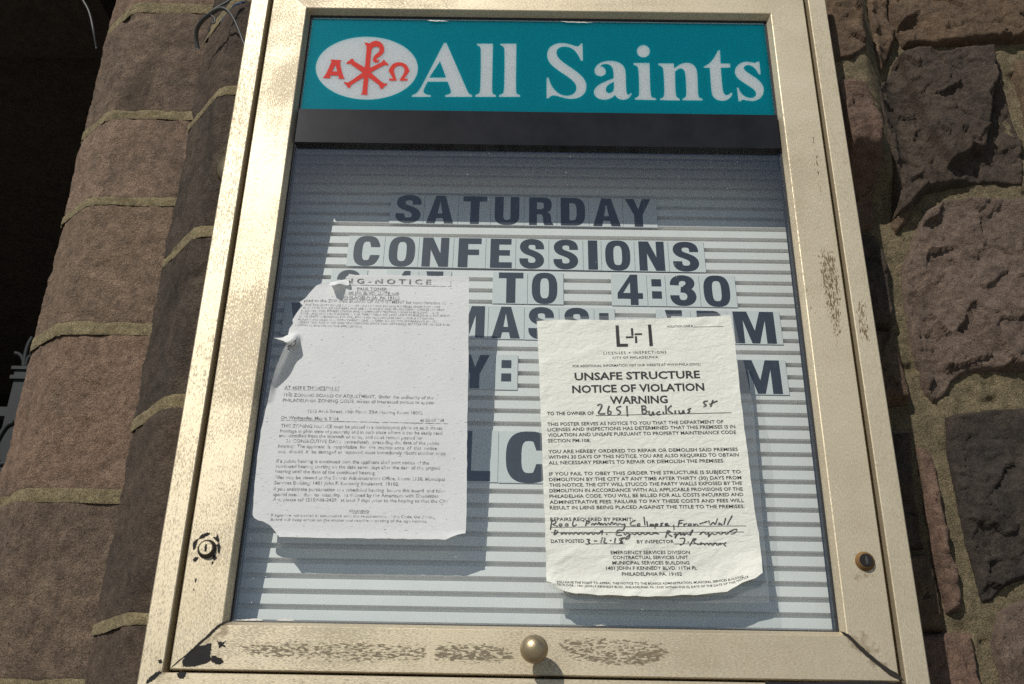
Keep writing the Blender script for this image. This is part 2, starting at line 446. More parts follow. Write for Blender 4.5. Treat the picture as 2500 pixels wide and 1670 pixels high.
def wall_patch(name, poly, z0, z1, mat, parent, seed, amp, step=.004, proud=0.0, edge=.008, fine=.0006, wav=0.0):
    _, _, cum = profile_pos(poly, np.array([0.0])); S = cum[-1]
    ns = max(2, int(S / step)); nz = max(4, int((z1 - z0) / step)); s = np.linspace(0, S, ns + 1); z = np.linspace(z0, z1, nz + 1)
    ss, zz = np.meshgrid(s, z); ss = ss.ravel(); zz = zz.ravel()
    pos, n, _ = profile_pos(poly, ss)
    p3 = np.stack([pos[:, 0], pos[:, 1], zz], 1)
    q = p3 + seed * 3.1
    h = amp * fbm(q * 9, 4) + amp * .85 * fbm(q * 34, 4) + fine * fbm(q * 190, 2) + proud
    dz = np.minimum(zz - z0, z1 - zz)
    h -= edge * .6 * (1 - np.clip(dz / edge, 0, 1)) ** 2
    h -= .004 * np.clip(fbm(q * np.array([14, 14, 22]), 3) - .42, 0, 1) * 6 * (amp > .001)
    if wav: zz = zz + wav * fbm(np.stack([ss * 28, ss * 0 + seed, (zz > (z0 + z1) / 2) * 9.0], 1), 3)
    v = np.stack([pos[:, 0] + n[:, 0] * h, pos[:, 1] + n[:, 1] * h, zz], 1)
    w_ = ns + 1
    f = [(j * w_ + i, j * w_ + i + 1, (j + 1) * w_ + i + 1, (j + 1) * w_ + i) for j in range(nz) for i in range(ns)]
    return link_mesh(name, v, f, mat, parent, True)

def pier(th, poly, joints, mats, seed, zlo, zhi):
    zs = [zlo] + [c for j in joints for c in j] + [zhi]
    for k in range(0, len(zs), 2):
        wall_patch('stone_block', poly, zs[k] - .004, zs[k + 1] + .004, mats[(k // 2) % len(mats)], th, seed + k * 1.7, .0050, fine=.0012)
    for k, (a, c) in enumerate(joints):
        wall_patch('mortar_joint', poly, a - .002, c + .0015, M['mortar'], th, seed + 50 + k, .0012, .003, .0022, .0016, .0012, .0026)

J1 = [(zpx(300, 1522, YE2), zpx(300, 1497, YE2)), (zpx(414, 994, YE2), zpx(414, 966, YE2)), (zpx(475, 577, YE2), zpx(475, 553, YE2)),
      (zpx(539, 229, YE2), zpx(539, 213, YE2)), (zpx(567, 2, YE2), zpx(567, -18, YE2))]
J1 = [(J1[0][0] - .30, J1[0][0] - .277)] + J1 + [(J1[-1][1] + .26, J1[-1][1] + .282)]
J2 = [(zpx(150, 1690, YE1), zpx(150, 1661, YE1)), (zpx(56, 1222, YE1), zpx(60, 1194, YE1)), (zpx(150, 815, YE1), zpx(153, 788, YE1)),
      (zpx(206, 498, YE1), zpx(207, 482, YE1)), (zpx(260, 289, YE1), zpx(262, 271, YE1)), (zpx(293, 29, YE1), zpx(295, 9, YE1))]
J2 = J2 + [(J2[-1][1] + .22, J2[-1][1] + .243)]
th = thing('dark_pier', 'sooty dark stone pier with slanting mortar joints directly behind the case\'s left edge', 'pier', (XE2, YE2, 0))
pier(th, [(-.40, YE2), (XE2, YE2), (XE1, YE1 + .004)], J1, [M['pier_dark'], M['pier_dark2'], M['pier_dark2'], M['pier_dark'], M['pier_dark'], M['pier_dark2'], M['pier_dark']], 1.0, J1[0][0] - .3, J1[-1][1] + .4)
th = thing('brown_pier', 'lighter brown sandstone pier with chamfered corner beside the black doorway', 'pier', (XE3, YE1, 0))
pier(th, [(XE1 - .004 + .03, YE1), (XE3, YE1), (XE4, YE4), (XE4, YE4 + .55)], J2, [M['pier_brown3'], M['pier_brown3'], M['pier_brown2'], M['pier_brown'], M['pier_brown4'], M['pier_brown3'], M['pier_brown2']], 4.0, J2[0][0] - .6, J2[-1][1] + .4)

# ------------------------------------------------------------------ rubble wall right of the case
YW = .15
R4 = (1850, 0, 2.8); R8 = (1850, 500, 2.8); RB = (1700, 1000, 2.34)
def proudness(x, z):                         # the wall bellies out beside the top of the case
    return .080 * sstep(z, Z0 + .735, Z0 + .80) * (1 - sstep(x, .555, .64))
stones = [
    ('brown', R4, [(400, 105), (540, 100), (600, 190), (640, 300), (652, 530), (548, 612), (400, 625)]),
    ('pink', R4, [(430, 765), (570, 750), (640, 765), (690, 850), (745, 1000), (768, 1200), (780, 1400), (795, 1560), (600, 1590)]),
    ('dark', R8, [(600, 215), (800, 205), (850, 330), (885, 560), (905, 830), (660, 850)]),
    ('brown', R8, [(700, 885), (915, 870), (960, 1050), (1003, 1200), (1022, 1360), (790, 1372)]),
    ('dark', RB, [(1060, 150), (1215, 140), (1240, 500), (1292, 800), (1110, 805)]),
    ('brown', RB, [(1150, 840), (1305, 830), (1370, 1100), (1395, 1262), (1220, 1270)]),
    ('pink', RB, [(1250, 1300), (1450, 1292), (1555, 1280), (1575, 1400), (1612, 1660), (1300, 1660)]),
    ('brown', R4, [(750, -120), (872, -120), (885, 150), (930, 255), (905, 365), (812, 560), (775, 470), (762, 280), (745, 150)]),
    ('brown', R4, [(895, -220), (2100, -220), (2100, 275), (1720, 290), (1580, 296), (1300, 310), (1000, 325), (945, 250), (905, 120)]),
    ('dark', R4, [(935, 432), (1100, 387), (1215, 425), (1400, 385), (1560, 372), (1650, 440), (1680, 600), (1730, 780), (1805, 980), (1815, 1265), (1600, 1262), (1370, 1270), (1200, 1305), (1140, 1320), (1060, 1420), (1000, 1490), (935, 1500), (912, 1290), (862, 1090), (825, 930), (788, 800), (772, 690), (830, 600)]),
    ('brown', R4, [(1755, 425), (1900, 400), (2100, 410), (2150, 900), (1900, 955), (1845, 900), (1790, 640)]),
    ('tan', R8, [(1160, 45), (1290, -28), (1600, -40), (2000, -30), (2100, 500), (2100, 1130), (1560, 1128), (1430, 1150), (1330, 1205), (1285, 1290), (1210, 1345), (1155, 1290), (1110, 1150), (1052, 1010), (1040, 850), (1000, 640), (988, 430), (1060, 235), (1110, 120)]),
    ('brown', R8, [(928, 60), (1010, 10), (1075, -30), (1050, 50), (955, 200), (925, 150)]),
    ('black', RB, [(1425, 45), (1530, 22), (1700, 0), (2100, -20), (2150, 950), (1870, 958), (1760, 1005), (1690, 1080), (1625, 1100), (1592, 930), (1545, 750), (1500, 600), (1470, 420), (1438, 220)]),
    ('pink', RB, [(1262, 215), (1330, 248), (1372, 330), (1392, 520), (1420, 780), (1490, 920), (1502, 1130), (1430, 1160), (1402, 1050), (1345, 760), (1300, 480)]),
    ('tan', RB, [(1718, 1165), (1790, 1120), (1870, 1092), (2100, 1060), (2200, 1660), (1760, 1660), (1700, 1330)]),
]
wallth = thing('rubble_wall', 'rough church wall of large brown rubble stones in sandy mortar, right of the case', 'wall', (.75, YW, 0))
polys = []
for k, (mk, rg, pts) in enumerate(stones):
    w3 = P(zm(pts, *rg), YW - .012); polys.append((mk, w3[:, [0, 2]], k))
# plain rubble beyond the edges of the photograph
zc = Z0 - .55; row = 0
while zc < Z0 + 1.75:
    hgt = random.uniform(.17, .30); x = .50 + random.uniform(0, .08)
    while x < 1.75:
        wd = random.uniform(.18, .42)
        c = np.array([x + wd / 2, zc + hgt / 2]); limx = .80 + .05 * (zc - Z0)
        if x > limx or zc + hgt < Z0 - .11 or zc > Z0 + 1.16:
            g = .014; rnd = lambda s: random.uniform(-s, s)
            pl = np.array([(x + g, zc + g), (x + wd * .5, zc + g + rnd(.012)), (x + wd - g, zc + g), (x + wd - g + rnd(.01), zc + hgt * .5), (x + wd - g, zc + hgt - g), (x + wd * .5, zc + hgt - g + rnd(.012)), (x + g, zc + hgt - g), (x + g + rnd(.01), zc + hgt * .5)])
            polys.append((random.choice(['brown', 'dark', 'tan', 'black', 'brown']), pl + np.array([[rnd(.012), rnd(.01)] for _ in range(8)]), 40 + len(polys)))
        x += wd
    zc += hgt
LEDGE = P(zm([(935, 420), (1300, 380), (1570, 372), (1610, 600), (1578, 760), (1530, 1085), (1440, 1060), (1400, 1110), (1265, 1190), (1180, 1020), (1100, 850), (1000, 640)], *R4), YW - .012)[:, [0, 2]]
for mk, pl, k in polys:
    lo = pl.min(0) - .012; hi = pl.max(0) + .012; st = .0026 if k < 40 else .008
    nx = int((hi[0] - lo[0]) / st) + 1; nz = int((hi[1] - lo[1]) / st) + 1
    gx, gz = np.meshgrid(lo[0] + np.arange(nx + 1) * st, lo[1] + np.arange(nz + 1) * st); pts = np.stack([gx.ravel(), gz.ravel()], 1)
    q = np.stack([pts[:, 0], np.full(len(pts), k * 3.7), pts[:, 1]], 1)
    wob = np.stack([fbm(q * 30 + 5, 3), fbm(q * 30 + 55, 3)], 1) * .0038
    d = pdist(pts + wob, pl); ins = inside(pts + wob, pl); d = np.where(ins, d, -d) + .0035
    rs = np.random.RandomState(k)
    face = np.full(len(pts), 1e9)
    cen = pl.mean(0); ext = (hi - lo).min()
    for _ in range(5):                       # split faces of a rock-faced stone
        g = rs.uniform(-.22, .22, 2); face = np.minimum(face, ((pts - cen) @ g) + rs.uniform(.0, .014))
    big = fbm(q * np.array([7, 1, 10]), 4); rid = 1 - np.abs(fbm(q * np.array([16, 1, 11]) + 9, 4)) * 2
    tt = np.clip((d + .003) / .013, 0, 1)
    rise = 1 - (1 - tt) ** 2.0
    def facets(nseed, slope, off, warp):
        sd = rs.uniform(lo, hi, (nseed, 2)); gr_ = rs.normal(0, slope, (nseed, 2)); of = rs.normal(0, off, nseed)
        pw = pts + np.stack([fbm(q * 26 + 11, 3), fbm(q * 26 + 91, 3)], 1) * warp
        dd = ((pw[:, None, :] - sd[None]) ** 2).sum(2); i = dd.argmin(1)
        return of[i] + ((pts - sd[i]) * gr_[i]).sum(1)
    area = (hi[0] - lo[0]) * (hi[1] - lo[1])
    step = np.clip(facets(max(4, int(area / .0022)), .10, .0024, .022), -.005, .010); step2 = np.clip(facets(max(8, int(area / .00030)), .10, .0006, .010), -.0025, .003)
    h = -.012 + .039 * rise + tt * (np.clip(face, -.008, .02) + .009 * big + step + step2 + .002 * rid + .0019 * fbm(q * 55, 4)) + .0008 * fbm(q * 220, 2)
    if k == 9:
        dl = np.where(inside(pts + wob * 1.5, LEDGE), 1, -1) * pdist(pts + wob * 1.5, LEDGE)
        h = h + .026 * sstep(dl, -.002, .004) - .004
    h = np.where(d < -.002, np.minimum(h, -.006), h) + proudness(pts[:, 0], pts[:, 1])
    v = np.stack([pts[:, 0], YW - h, pts[:, 1]], 1)
    dm = d.reshape(nz + 1, nx + 1) > -.010; w_ = nx + 1
    f = [(j * w_ + i, j * w_ + i + 1, (j + 1) * w_ + i + 1, (j + 1) * w_ + i) for j in range(nz) for i in range(nx)
         if dm[j, i] and dm[j, i + 1] and dm[j + 1, i] and dm[j + 1, i + 1]]
    used = sorted({i for q_ in f for i in q_}); mp = {a: i for i, a in enumerate(used)}
    link_mesh('stone', v[used], [tuple(mp[i] for i in q_) for q_ in f], ROCK[mk], wallth, True)
def mortar_sheet(x0, x1, z0, z1, st):
    nx = int((x1 - x0) / st); nz = int((z1 - z0) / st)
    gx, gz = np.meshgrid(np.linspace(x0, x1, nx + 1), np.linspace(z0, z1, nz + 1)); pts = np.stack([gx.ravel(), gz.ravel()], 1)
    q = np.stack([pts[:, 0], pts[:, 0] * 0 + 77, pts[:, 1]], 1)
    h = .009 + .0045 * fbm(q * 13, 3) + .0028 * fbm(q * 55, 3) + .0009 * fbm(q * 230, 2)
    h = h - .014 * np.clip(fbm(q * 24 + 30, 3) - .36, 0, 1) * 3
    h += proudness(pts[:, 0], pts[:, 1])
    v = np.stack([pts[:, 0], YW - h, pts[:, 1]], 1); w_ = nx + 1
    return v, [(j * w_ + i, j * w_ + i + 1, (j + 1) * w_ + i + 1, (j + 1) * w_ + i) for j in range(nz) for i in range(nx)]
b_ = MB(); b_.add(*mortar_sheet(.44, .90, Z0 - .12, Z0 + 1.20, .0034)); b_.build('mortar', M['mortar_grey'], wallth, True)
b_ = MB(); b_.add(*mortar_sheet(.90, 1.75, Z0 - .6, Z0 + 1.75, .012)); b_.add(*mortar_sheet(.44, .90, Z0 + 1.20, Z0 + 1.75, .012)); b_.add(*mortar_sheet(.44, .90, Z0 - .6, Z0 - .12, .012))
b_.build('mortar', M['mortar_grey'], wallth, True)
b_ = MB(); b_.box(-.42, 1.75, YW + .03, YW + .5, 0, Z0 + 2.2); b_.box(.44, 1.75, YW, YW + .03, 0, Z0 - .6); b_.build('wall_core', M['mortar_grey'], wallth)

# ------------------------------------------------------------------ the notice case
case = thing('notice_case', 'gold painted glazed church notice case hung on the stone wall', 'notice case', (0, YW, Z0 - .12))
HT = 1.0186
def rect(x, zb, zt): return (-x, x, zb + Z0, zt + Z0)
def ring(profile, side):
    """strip of one mitred member: profile = list of (rect, y)"""
    v = []
    for (x0, x1, z0, z1), y in profile:
        c = {'left': [(x0, z0), (x0, z1)], 'right': [(x1, z1), (x1, z0)], 'top': [(x0, z1), (x1, z1)], 'bottom': [(x1, z0), (x0, z0)]}[side]
        v += [(p[0], y, p[1]) for p in c]
    f = [(2 * i, 2 * i + 1, 2 * i + 3, 2 * i + 2) for i in range(len(profile) - 1)]
    return v, f
outer = [(rect(.4875, -.110, 1.108), YW), (rect(.4875, -.110, 1.108), .0015), (rect(.4860, -.1085, 1.1065), 0), (rect(.4592, -.0597, 1.0807), 0),
         (rect(.4580, -.0585, 1.0795), .0012), (rect(.4580, -.0585, 1.0795), .03)]
outer = [(r_, y - .002) if y < .1 else (r_, y) for r_, y in outer]
fr = empty_part('case_frame', case)
for sd, nm, mt in (('left', 'stile', 'gold_v2'), ('right', 'stile', 'gold_v2'), ('top', 'rail', 'gold_h2'), ('bottom', 'rail', 'gold_h2')):
    b_ = MB(); b_.add(*ring(outer, sd)); b_.build(nm, M[mt], fr)
doorp = [(rect(.4505, -.0545, 1.073), .03), (rect(.4505, -.0545, 1.073), .0012), (rect(.4493, -.0533, 1.0718), 0), (rect(.3937, -.0012, 1.0198), 0),
         (rect(.3925, 0, HT), .0008), (rect(.3874, .0058, HT - .0044), .0125), (rect(.3872, .006, HT - .0046), .024)]
dr = empty_part('door', case)
for sd, nm, mt in (('left', 'stile', 'gold_v'), ('right', 'stile', 'gold_v'), ('top', 'rail', 'gold_h'), ('bottom', 'rail', 'gold_h')):
    b_ = MB(); b_.add(*ring(doorp, sd)); b_.build(nm, M[mt], dr)
b_ = MB(); b_.add(*ring([(rect(.4585, -.059, 1.080), .032), (rect(.385, .008, HT - .008), .032)], 'left'))
for sd in ('right', 'top', 'bottom'): b_.add(*ring([(rect(.4585, -.059, 1.080), .032), (rect(.385, .008, HT - .008), .032)], sd))
b_.build('seal', M['gap'], dr)
b_ = MB()
for sd in ('left', 'right', 'top', 'bottom'): b_.add(*ring([(rect(.3873, .0059, HT - .0045), .0127), (rect(.3844, .0072, HT - .0080), .0130), (rect(.3844, .0072, HT - .0080), .023)], sd))
b_.build('gasket', M['gasket'], dr)

# header: opal panel under a teal film with cut-out lettering
YH = .0142
G2 = (650, 0, 2.8); G3 = (1250, 0, 2.8); GE = (760, 60, 7.84)
zt = zpx(1250, 52, YH); zb_l = zpx(235 / 2.8 + 650, 765 / 2.8, YH); zb_r = zpx(1250 + 1800 / 2.8, 805 / 2.8, YH); zb = (zb_l + zb_r) / 2
hd = empty_part('header_panel', case)
letters = {
 'A': (G2, [[(1214, 293), (1232, 293), (1375, 622), (1385, 640), (1408, 650), (1408, 662), (1222, 662), (1222, 650), (1252, 643), (1263, 632), (1260, 612), (1240, 558), (1103, 558), (1080, 602), (1074, 628), (1088, 644), (1125, 651), (1125, 662), (995, 662), (995, 650), (1022, 641), (1046, 615), (1072, 570)], [(1188, 418), (1114, 530), (1229, 530)]]),
 'l1': (G2, [[(1440, 298), (1550, 298), (1543, 615), (1548, 640), (1570, 650), (1570, 662), (1428, 662), (1428, 650), (1456, 638), (1464, 610), (1468, 340), (1461, 318), (1440, 308)]]),
 'l2': (G2, [[(1600, 298), (1710, 298), (1706, 615), (1712, 640), (1735, 650), (1735, 662), (1591, 662), (1591, 650), (1619, 638), (1627, 610), (1630, 340), (1622, 318), (1600, 308)]]),
 'S': (G3, [[(482, 297), (485, 415), (471, 415), (452, 375), (425, 340), (390, 321), (355, 317), (320, 325), (303, 348), (306, 378), (328, 408), (370, 440), (430, 480), (480, 520), (505, 560), (510, 592), (500, 635), (470, 662), (430, 675), (390, 676), (340, 666), (300, 653), (276, 652), (260, 660), (250, 672), (236, 672), (236, 530), (250, 530), (262, 570), (286, 610), (320, 640), (360, 655), (400, 652), (430, 635), (442, 605), (435, 575), (410, 545), (360, 510), (300, 470), (255, 430), (240, 390), (240, 358), (255, 325), (285, 303), (325, 293), (370, 295), (415, 308), (440, 318), (460, 313), (470, 297)]]),
 'a': (G3, [[(562, 480), (576, 447), (610, 424), (660, 414), (710, 418), (750, 436), (772, 465), (778, 505), (780, 620), (788, 645), (800, 648), (811, 634), (819, 640), (806, 665), (780, 681), (750, 683), (722, 672), (703, 650), (685, 667), (655, 680), (615, 682), (577, 668), (558, 640), (562, 610), (590, 580), (640, 555), (695, 535), (693, 480), (680, 450), (652, 436), (620, 438), (602, 452), (625, 458), (642, 480), (640, 505), (618, 521), (588, 520), (568, 505)], [(697, 558), (658, 578), (641, 600), (642, 624), (660, 638), (686, 630), (697, 612)]]),
 'i': (G3, [[(830, 430), (940, 430), (946, 640), (956, 665), (985, 672), (985, 684), (840, 681), (840, 670), (862, 662), (871, 640), (865, 472), (856, 452), (830, 442)], [(898 + 45 * math.cos(a * .3927), 350 + 43 * math.sin(a * .3927)) for a in range(16)]]),
 'n': (G3, [[(1000, 433), (1105, 433), (1110, 468), (1140, 442), (1185, 427), (1225, 432), (1255, 455), (1268, 500), (1271, 640), (1279, 666), (1302, 675), (1302, 687), (1165, 685), (1165, 676), (1185, 665), (1193, 645), (1186, 505), (1178, 480), (1160, 467), (1140, 468), (1114, 490), (1118, 640), (1126, 665), (1147, 675), (1147, 687), (1012, 684), (1012, 674), (1035, 664), (1043, 640), (1036, 475), (1026, 455), (1000, 445)]]),
 't': (G3, [[(1409, 343), (1422, 343), (1425, 434), (1490, 434), (1492, 462), (1427, 462), (1439, 610), (1448, 640), (1465, 651), (1485, 645), (1497, 631), (1507, 636), (1500, 660), (1475, 682), (1440, 691), (1400, 683), (1372, 660), (1362, 620), (1352, 463), (1312, 463), (1312, 454), (1345, 437), (1380, 400)]]),
 's': (G3, [[(1690, 420), (1700, 506), (1687, 509), (1675, 485), (1650, 456), (1620, 443), (1596, 447), (1583, 462), (1590, 480), (1625, 505), (1680, 540), (1715, 580), (1723, 615), (1715, 650), (1690, 678), (1650, 692), (1610, 688), (1586, 681), (1572, 682), (1562, 693), (1549, 693), (1536, 600), (1548, 598), (1560, 630), (1585, 655), (1620, 670), (1650, 668), (1668, 652), (1668, 630), (1650, 608), (1610, 582), (1560, 550), (1530, 520), (1522, 490), (1530, 460), (1555, 433), (1595, 420), (1635, 425), (1660, 431), (1680, 420)]]),
}
def sheet(loops_px, y, name, mat, parent):
    v2, f = fill2d(loops_px); v3 = P(v2, y); return link_mesh(name, v3, orient(v3, f), mat, parent)
oval = np.array([(1062 + 978 * math.cos(a) + 20 * math.sin(a), 833 + 602 * math.sin(a) - 10 * math.cos(a)) for a in np.linspace(0, 2 * math.pi, 72, endpoint=False)])
film_loops = []
def world_px(x, y, z):
    d = np.array([x, y, z]) - CP; return (1250 + CAM['f'] * (d @ RT) / (d @ FW), 835 - CAM['f'] * (d @ UP) / (d @ FW))
film_loops.append([world_px(-.3832, YH, zb), world_px(.3832, YH, zb), world_px(.3832, YH, zt), world_px(-.3832, YH, zt)])
film_loops.append(zm(oval, *GE))
for key, (rg, lps) in letters.items():
    L_ = [zm(smooth_loop(lp), *rg) for lp in lps]; film_loops += L_
    sheet(L_, YH, 'letter', M['letter_film'], hd)
film = sheet(film_loops, YH, 'teal_face', M['teal'], hd)
em = sheet([zm(oval, *GE)], YH, 'emblem_oval', M['letter_film'], hd)
ALPHA = [[(365, 668), (578, 680), (560, 700), (550, 735), (560, 790), (600, 960), (640, 1042), (520, 1034), (525, 1010), (518, 975), (365, 972), (358, 1000), (368, 1027), (212, 1022), (250, 990), (280, 945), (380, 730), (385, 700)], [(460, 768), (402, 893), (498, 897)]]
CHIRHO = [(1008, 345), (1065, 345), (1110, 362), (1150, 335), (1200, 312), (1250, 308), (1310, 325), (1365, 370), (1395, 440), (1395, 510), (1370, 560), (1320, 600), (1270, 630), (1250, 655), (1258, 685), (1285, 680), (1302, 660), (1300, 690), (1280, 720), (1240, 730), (1200, 718), (1178, 690), (1178, 650), (1200, 600), (1245, 560), (1295, 520), (1310, 480), (1300, 445), (1265, 422), (1220, 420), (1180, 435), (1155, 470), (1145, 520), (1120, 828), (1330, 728), (1365, 705), (1372, 672), (1400, 680), (1430, 720), (1470, 745), (1480, 782), (1450, 778), (1400, 775), (1340, 805), (1140, 915), (1340, 1095), (1370, 1110), (1400, 1130), (1455, 1120), (1455, 1145), (1430, 1168), (1405, 1170), (1390, 1205), (1350, 1230), (1318, 1228), (1312, 1190), (1290, 1150), (1095, 1010), (1068, 1290), (1072, 1320), (1090, 1345), (942, 1338), (965, 1318), (978, 1285), (1005, 1010), (775, 1145), (750, 1175), (740, 1212), (710, 1212), (675, 1180), (672, 1155), (640, 1140), (618, 1100), (640, 1098), (690, 1110), (730, 1095), (980, 918), (770, 770), (740, 745), (700, 755), (670, 750), (680, 715), (720, 698), (745, 670), (775, 650), (805, 655), (808, 690), (840, 715), (1025, 820), (1058, 470), (1055, 420), (1040, 380)]
OMEGA = [(1490, 1030), (1560, 1035), (1555, 1010), (1480, 885), (1500, 830), (1540, 770), (1600, 730), (1690, 715), (1780, 740), (1840, 790), (1878, 885), (1860, 920), (1770, 1035), (1845, 1035), (1835, 1075), (1690, 1072), (1700, 1040), (1775, 930), (1785, 870), (1770, 820), (1730, 790), (1690, 783), (1640, 795), (1595, 830), (1577, 880), (1590, 930), (1635, 1075), (1488, 1072)]
sheet([zm(smooth_loop(l), *GE) for l in ALPHA], YH - .0003, 'alpha_mark', M['red'], hd)
sheet([zm(smooth_loop(CHIRHO), *GE)], YH - .0003, 'chi_rho_mark', M['red'], hd)
sheet([zm(smooth_loop(OMEGA), *GE)], YH - .0003, 'omega_mark', M['red'], hd)
b_ = MB(); b_.box(-.3838, .3838, YH + .0004, YH + .012, zb - .002, zt + .004); b_.build('opal_panel', M['opal'], hd)
# dark bar under the header
zbar = (zpx(650 + 205 / 2.8, 980 / 2.8, .008) + zpx(1250 + 1825 / 2.8, 1014 / 2.8, .008)) / 2
b_ = MB(); b_.box(-.3842, .3842, .0060, .027, zbar, zb - .0006); b_.build('header_bar', M['dark_metal'], case)
# glass
b_ = MB(); yg = .0152; ztg = zbar - .0005
b_.add([(-.3842, yg, Z0 + .0065), (.3842, yg, Z0 + .0065), (.3842, yg, zbar + .004), (-.3842, yg, zbar + .004)], [(0, 1, 2, 3)]); b_.build('glass_pane', M['glass'], dr)
# letter board
BY, BK = .047, .080
def board_y(z): return BY + BK * (z - Z0)
ga = P([(1250 + 1880 / 2.8, 400 + 440 / 2.8)], BY, BK)[0, 2]; gb = P([(350 + 1300 / 3.354, 1250 + 755 / 3.354)], BY, BK)[0, 2]
nsl = round((ga - gb) / .0209); pitch = (ga - gb) / nsl
prof = []; gz = ga + pitch * 16
grooveh = pitch * .34
while gz > Z0 - .06:
    for z, dpt in ((gz, 0), (gz - .0004, .0085), (gz - grooveh, .0085), (gz - grooveh - .0003, .0006), (gz - grooveh - .001, 0)): prof.append((z, board_y(z) + dpt))
    gz -= pitch
b_ = MB(); v = []
for z, y in prof: v += [(-.45, y, z), (.45, y, z)]
b_.add(v, [(2 * i, 2 * i + 2, 2 * i + 3, 2 * i + 1) for i in range(len(prof) - 1)])
b_.build('letter_board', M['board'], case)
b_ = MB()
b_.box(-.4575, -.4515, .034, YW - .001, Z0 - .055, Z0 + 1.075); b_.box(.4515, .4575, .034, YW - .001, Z0 - .055, Z0 + 1.075)
b_.box(-.4515, .4515, .034, YW - .001, Z0 + 1.07, Z0 + 1.075); b_.box(-.4515, .4515, .034, YW - .001, Z0 - .058, Z0 - .053); b_.box(-.4515, .4515, .128, .132, Z0 - .053, Z0 + 1.07)
b_.box(-.445, .445, .027, .034, zbar + .012, Z0 + 1.07)
b_.build('case_lining', M['case_in'], case)

M['lock_dark'] = plain('dark_lock_ring', (.05, .043, .03), .45, .5, .5, var=.4)  # darker metal, sets the left lock's ring off from its face
# knob and locks
def knob_at(px, hh): return P([px], -hh)[0]
kc = knob_at((1304, 1584.6), .030)
b_ = MB(); r_ = .0172
prof_k = [(.0085, .0), (.0085, .003), (.0058, .005), (.0055, .014)] + [(r_ * math.sin(a), .030 - r_ * math.cos(a) * .96) for a in np.linspace(.34, math.pi - .05, 16)]
b_.lathe((kc[0], 0, kc[2]), prof_k, 36); b_.build('knob', M['knob'], dr, True)
for px, r_, dark, keyc in (((502.5, 1338), .0098, False, 'gap'), ((2115, 1368), .0100, True, 'iron')):
    c = P([px], -.006)[0]; c[1] = 0
    lk = empty_part('lock', dr)
    b_ = MB(); b_.lathe(c, [(r_ * 1.28, -.001), (r_ * 1.25, .0012), (r_ * 1.06, .002), (r_ * 1.0, .0055), (r_ * .93, .0062)], 40); b_.build('lock_ring', M['rust'] if dark else M['lock_dark'], lk, True)
    b_ = MB(); b_.lathe(c, [(r_ * .90, .0048), (r_ * .88, .0066), (r_ * .82, .0070)], 40); b_.build('lock_face', M['primer'] if dark else M['gold_v2'], lk)
    b_ = MB(); s_ = r_ * .11
    kv = [(-1, 4.5), (1, 4.5), (1.2, 1.5), (2, .6), (1.6, -.4), (1.5, -4.4), (-1, -4.4), (-1.2, -.6), (-1.9, .3), (-1.1, 1.4)]
    b_.add([(c[0] + x * s_, -.0073, c[2] + z * s_) for x, z in kv], [tuple(range(len(kv)))]); b_.build('keyway', M['gap'] if not dark else M['galv'], lk)

def soft_patch(name, mat, parent, lst, y, fade):
    for rg, pts in lst:
        lp = smooth_loop(zm(pts, *rg), 80, 2); st = 9.0; lo, hi = lp.min(0), lp.max(0)
        gx, gy = np.meshgrid(np.arange(lo[0], hi[0] + st, st), np.arange(lo[1], hi[1] + st, st)); g = np.stack([gx.ravel(), gy.ravel()], 1)
        d = pdist(g, lp); d = np.where(inside(g, lp), d, 0); w_ = gx.shape[1]
        f = [(j * w_ + i, j * w_ + i + 1, (j + 1) * w_ + i + 1, (j + 1) * w_ + i) for j in range(gx.shape[0] - 1) for i in range(w_ - 1) if max(d[j * w_ + i], d[j * w_ + i + 1], d[(j + 1) * w_ + i], d[(j + 1) * w_ + i + 1]) > 0]
        used = sorted({i for q_ in f for i in q_}); mp = {a_: i for i, a_ in enumerate(used)}
        v3 = P(g[used], y); ob = link_mesh(name, v3, orient(v3, [tuple(mp[i] for i in q_) for q_ in f]), mat, parent)
        at = ob.data.attributes.new('worn', 'FLOAT', 'POINT'); at.data.foreach_set('value', np.clip(d[used] / fade, 0, 1).astype(np.float32))

